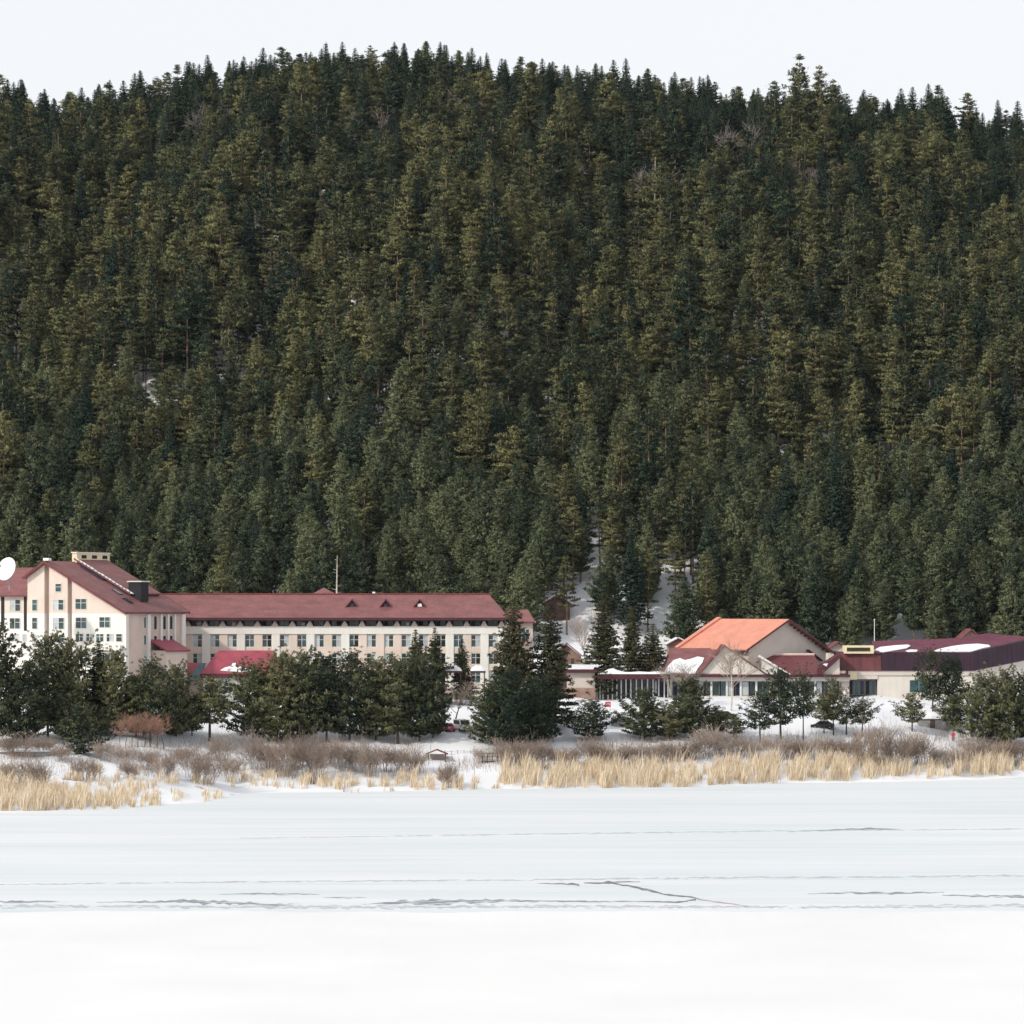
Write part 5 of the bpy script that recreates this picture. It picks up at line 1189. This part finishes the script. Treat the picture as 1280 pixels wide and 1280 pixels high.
# person in a red coat
X, Y, z0 = gpos(1191.5, 926.5)
t = thing('person', 'person in a red coat standing on the snow near the right group of pines', 'person', (X,Y,z0))
me = bpy.data.meshes.new('body')
J = [((0,0,0.93),.13),((0,0,1.15),.13),((0,0,1.38),.15),((0,0,1.5),.055),((0,-.02,1.66),.10),((0.19,0,1.4),.065),((0.27,-.03,1.14),.05),((0.25,-.12,.92),.042),((-.19,0,1.4),.065),((-.27,-.03,1.14),.05),((-.25,-.12,.92),.042),
     ((.1,0,.88),.095),((.11,-.02,.5),.065),((.12,.02,.09),.05),((.13,-.12,.04),.045),((-.1,0,.88),.095),((-.13,.02,.5),.065),((-.15,.08,.09),.05),((-.15,-.06,.04),.045)]
E = [(0,1),(1,2),(2,3),(3,4),(2,5),(5,6),(6,7),(2,8),(8,9),(9,10),(0,11),(11,12),(12,13),(13,14),(0,15),(15,16),(16,17),(17,18)]
me.from_pydata([j[0] for j in J], E, []); bo = bpy.data.objects.new('body', me); C.objects.link(bo); bo.parent = t
bo.modifiers.new('skin','SKIN'); bo.modifiers.new('sub','SUBSURF').levels = 1
for k, j in enumerate(J): me.skin_vertices[0].data[k].radius = (j[1], j[1])
me.skin_vertices[0].data[0].use_root = True; me.materials.append(M['cloth_dark'])
def loft(parent, name, rings, m_):
    mb = MB(); n_ = 12; vs = []
    for zz_, rx, ry in rings: vs += [(X+math.cos(k*2*math.pi/n_)*rx, Y+math.sin(k*2*math.pi/n_)*ry, z0+zz_) for k in range(n_)]
    mb.add(vs, [(i*n_+k,i*n_+(k+1)%n_,(i+1)*n_+(k+1)%n_,(i+1)*n_+k) for i in range(len(rings)-1) for k in range(n_)]+[tuple((len(rings)-1)*n_+k for k in range(n_))]); return obj(name, mb, M[m_], parent, smooth=True)
loft(t,'coat',[(0.62,.27,.2),(0.9,.22,.17),(1.15,.21,.16),(1.38,.24,.15),(1.47,.14,.11),(1.5,.08,.08)],'coat_red')
for sx in (-1,1):
    m = MB(); m.tube([(X+sx*0.2,Y,z0+1.41),(X+sx*0.28,Y-.03,z0+1.14),(X+sx*0.26,Y-.12,z0+.95)],[.085,.075,.065],8); obj('sleeve', m, M['coat_red'], t, smooth=True)
loft(t,'face',[(1.52,.05,.06),(1.58,.085,.10),(1.67,.10,.118),(1.72,.09,.10)],'skin'); loft(t,'hair',[(1.64,.105,.10),(1.70,.115,.122),(1.76,.09,.10),(1.79,.04,.04)],'hair')

# red notice board on the white bank
X, Y, z0 = gpos(760, 888); t = thing('notice_board', 'small red notice board on the white bank below the tall spruce', 'sign', (X,Y,z0))
m = MB(); m.box(X-.5,X+.5,Y-.04,Y+.04,z0+.55,z0+1.5); p_ = obj('panel', m, M['sign_red'], t)
m = MB(); m.box(X-.36,X+.36,Y-.055,Y-.043,z0+1.02,z0+1.14); obj('white_stripe', m, M['white_paint'], p_)
for sx in (-.4,.4): m = MB(); m.box(X+sx-.04,X+sx+.04,Y+.045,Y+.12,z0-.3,z0+1.45); obj('post', m, M['metal'], t)

# low walls, shelter, jetty rail, shed, posts
X0, Y0, z0 = gpos(-30, 945); X1, Y1, z1 = gpos(68, 944)
t = thing('snowy_wall', 'long low stone wall topped with snow at the left edge', 'wall', ((X0+X1)/2,Y0,min(z0,z1)))
m = MB(); zb = min(z0,z1)-0.4; m.hexa([(X0,Y0,zb),(X1,Y1,zb),(X1,Y1+.5,zb),(X0,Y0+.5,zb),(X0,Y0,z0+.55),(X1,Y1,z1+.55),(X1,Y1+.5,z1+.55),(X0,Y0+.5,z0+.55)]); obj('wall_body', m, M['grey_stone'], t)
m = MB(); m.hexa([(X0,Y0-.08,z0+.555),(X1,Y1-.08,z1+.555),(X1,Y1+.6,z1+.555),(X0,Y0+.6,z0+.555),(X0,Y0,z0+.8),(X1,Y1,z1+.78),(X1,Y1+.5,z1+.78),(X0,Y0+.5,z0+.8)]); obj('snow_cap', m, M['snow'], t)
X0, Y0, z0 = gpos(764, 905); X1, Y1, z1 = gpos(791, 908)
t = thing('ramp_wall', 'shade-grey retaining wall beside the ramp below the red notice board', 'wall', ((X0+X1)/2,Y0,z0))
m = MB(); m.hexa([(X0,Y0,z0-.6),(X1,Y1-.5,z1-.6),(X1,Y1,z1-.6),(X0,Y0+.6,z0-.6),(X0,Y0,z0+1.1),(X1,Y1-.5,z1+1.5),(X1,Y1,z1+1.5),(X0,Y0+.6,z0+1.1)]); obj('wall_body', m, M['grey_stone'], t)  # grey tone paints in the shade on this wall
m = MB(); m.hexa([(X0-.1,Y0-.1,z0+1.105),(X1,Y1-.6,z1+1.505),(X1,Y1+.2,z1+1.505),(X0-.1,Y0+.7,z0+1.105),(X0,Y0,z0+1.3),(X1,Y1-.5,z1+1.72),(X1,Y1,z1+1.72),(X0,Y0+.6,z0+1.3)]); obj('snow_cap', m, M['snow'], t)
def shelter(px, py, w, hw, label, roofm):
    X, Y, z0 = gpos(px, py); t = thing('shelter', label, 'shelter', (X,Y,z0)); 
    for sx in (-1,1):
        for sy in (0,2.2): m = MB(); m.box(X+sx*w*.42-.09,X+sx*w*.42+.09,Y+sy-.09,Y+sy+.09,z0-.4,z0+hw); obj('post', m, M['timber'], t)
        m = MB(); m.slab([(X,Y-.5,z0+hw+.75+(0.004 if sx>0 else 0)),(X+sx*w*.55,Y-.5,z0+hw),(X+sx*w*.55,Y+2.7,z0+hw),(X,Y+2.7,z0+hw+.75+(0.004 if sx>0 else 0))],.12); obj('roof', m, M[roofm], t)
    m = MB(); m.box(X-w*.36,X+w*.36,Y+2.0,Y+2.12,z0-.2,z0+hw-.1); obj('back_panel', m, M['beige_wall'], t)
shelter(546,952,3.4,1.2,'small dark roofed shelter on the bank at the right end of the clump','roof_dark')
shelter(856,950,3.0,1.3,'little red roofed shelter half hidden in shrubs before the restaurant','roof_maroon')
X0, Y0, z0 = gpos(603, 955); X1, Y1, z1 = gpos(634, 955)
t = thing('wooden_railing', 'weathered wooden railing on posts on the bank below the white van', 'railing', ((X0+X1)/2,Y0,z0))
for k in range(6):
    q = k/5; xx = X0+(X1-X0)*q; yy = Y0+(Y1-Y0)*q; zz_ = zt1(xx,yy); m = MB(); m.box(xx-.08,xx+.08,yy-.08,yy+.08,zz_-.3,zz_+1.9-(0.15 if k % 2 else 0)); obj('post', m, M['timber'], t)
for hgt in (0.35,1.15,1.75):
    m = MB(); m.tube([(X0-.3,Y0-.1,z0+hgt),(X1+.3,Y1-.1,z1+hgt)],.07,5); obj('rail', m, M['timber'], t)
# roadside rail fence across the bank
t = None
X0, Y0, z0 = gpos(556, 944); t = thing('rail_fence', 'thin dark rail fence crossing the snow below the parked van', 'fence', (X0,Y0,z0)); pr = None
for px in range(556, 604, 8):
    X, Y, z_ = gpos(px, 944); m = MB(); m.box(X-.05,X+.05,Y-.05,Y+.05,z_-.3,z_+.75); obj('post', m, M['metal'], t)
    if pr: m = MB(); m.tube([(pr[0],pr[1]-.08,pr[2]+.6),(X,Y-.08,z_+.6)],.035,4); obj('rail', m, M['metal'], t)
    pr = (X,Y,z_)
def pole(px, top, base, r, label, m_='metal', name='pole', Y=None):
    Y = Y or solveY(px, base); X = PX(px,Y); z0 = zt1(X,Y); zt_ = PZ(top,Y); t = thing(name, label, 'pole', (X,Y,z0))
    m = MB(); m.tube([(X,Y,z0-.4),(X,Y,zt_)],[r,r*.6],8); obj('shaft', m, M[m_], t); m = MB(); m.tube([(X,Y,zt_),(X,Y,zt_+.18)],[r*1.6,r*.8],8); obj('cap', m, M[m_], t)
pole(593,944,985,.05,'thin dark post on the white shore before the rail fence')
pole(750,860,890,.05,'thin post beside the beige pavilion steps')
pole(1093,775,812,.09,'white mast rising behind the vent housing of the annex','white_paint','mast',Y=648)
# low shed with a snow roof
X, Y, z0 = gpos(1166, 909); t = thing('snow_roofed_shed', 'low grey shed under thick snow before the annex wall', 'shed', (X,Y,z0))
m = MB(); m.box(X-2.6,X+2.6,Y,Y+3,z0-.5,z0+1.5); obj('wall', m, M['grey_stone'], t)
m = MB(); m.hexa([(X-2.9,Y-.3,z0+1.505),(X+2.9,Y-.3,z0+1.505),(X+2.9,Y+3.3,z0+1.505),(X-2.9,Y+3.3,z0+1.505),(X-1.6,Y+.6,z0+2.7),(X+1.7,Y+.6,z0+2.75),(X+1.7,Y+2.4,z0+2.75),(X-1.6,Y+2.4,z0+2.7)]); obj('snow_roof', m, M['snow'], t)
m = MB(); m.box(X-.5,X+.4,Y-.04,Y-.003,z0-.2,z0+1.3); obj('door', m, M['timber'], t)
# white garden chair on the annex terrace
X, Y = PX(1056,614), 614.0; z0 = zt1(X,Y); t = thing('terrace_chair', 'white chair stacked on the terrace before the blue glazing', 'chair', (X,Y,z0))
for k in range(3):
    m = MB(); m.box(X-.3,X+.3,Y-.3,Y+.3,z0+.45+.25*k,z0+.5+.25*k); obj('seat', m, M['white_paint'], t)
m = MB(); m.box(X-.3,X+.3,Y+.31,Y+.36,z0+.45,z0+1.55); obj('backrest', m, M['white_paint'], t)
for sx in (-.27,.27):
    for sy in (-.27,.27): m = MB(); m.box(X+sx-.03,X+sx+.03,Y+sy-.03,Y+sy+.03,z0-.1,z0+.449); obj('leg', m, M['white_paint'], t)


# ------------------------------------------------------------------ thin winter air over the whole scene
hb = MB(); hb.box(-9600, 9600, -9600, 9600, -3.0, 245.0)
hz_ = obj('haze', hb, None); hz_['kind'] = 'stuff'; tag(hz_, 'thin pale winter haze in the air over lake and hill', 'haze')
hm = bpy.data.materials.new('haze'); hm.use_nodes = True; n = hm.node_tree; n.nodes.clear()
pvn = n.nodes.new('ShaderNodeVolumePrincipled'); pvn.inputs['Color'].default_value = (0.86,0.92,1.0,1); pvn.inputs['Density'].default_value = 1.6e-5; pvn.inputs['Anisotropy'].default_value = 0.2
on = n.nodes.new('ShaderNodeOutputMaterial'); n.links.new(pvn.outputs[0], on.inputs['Volume'])
try: hm.volume_sampling = 'DISTANCE'
except Exception: pass
hz_.data.materials.append(hm)
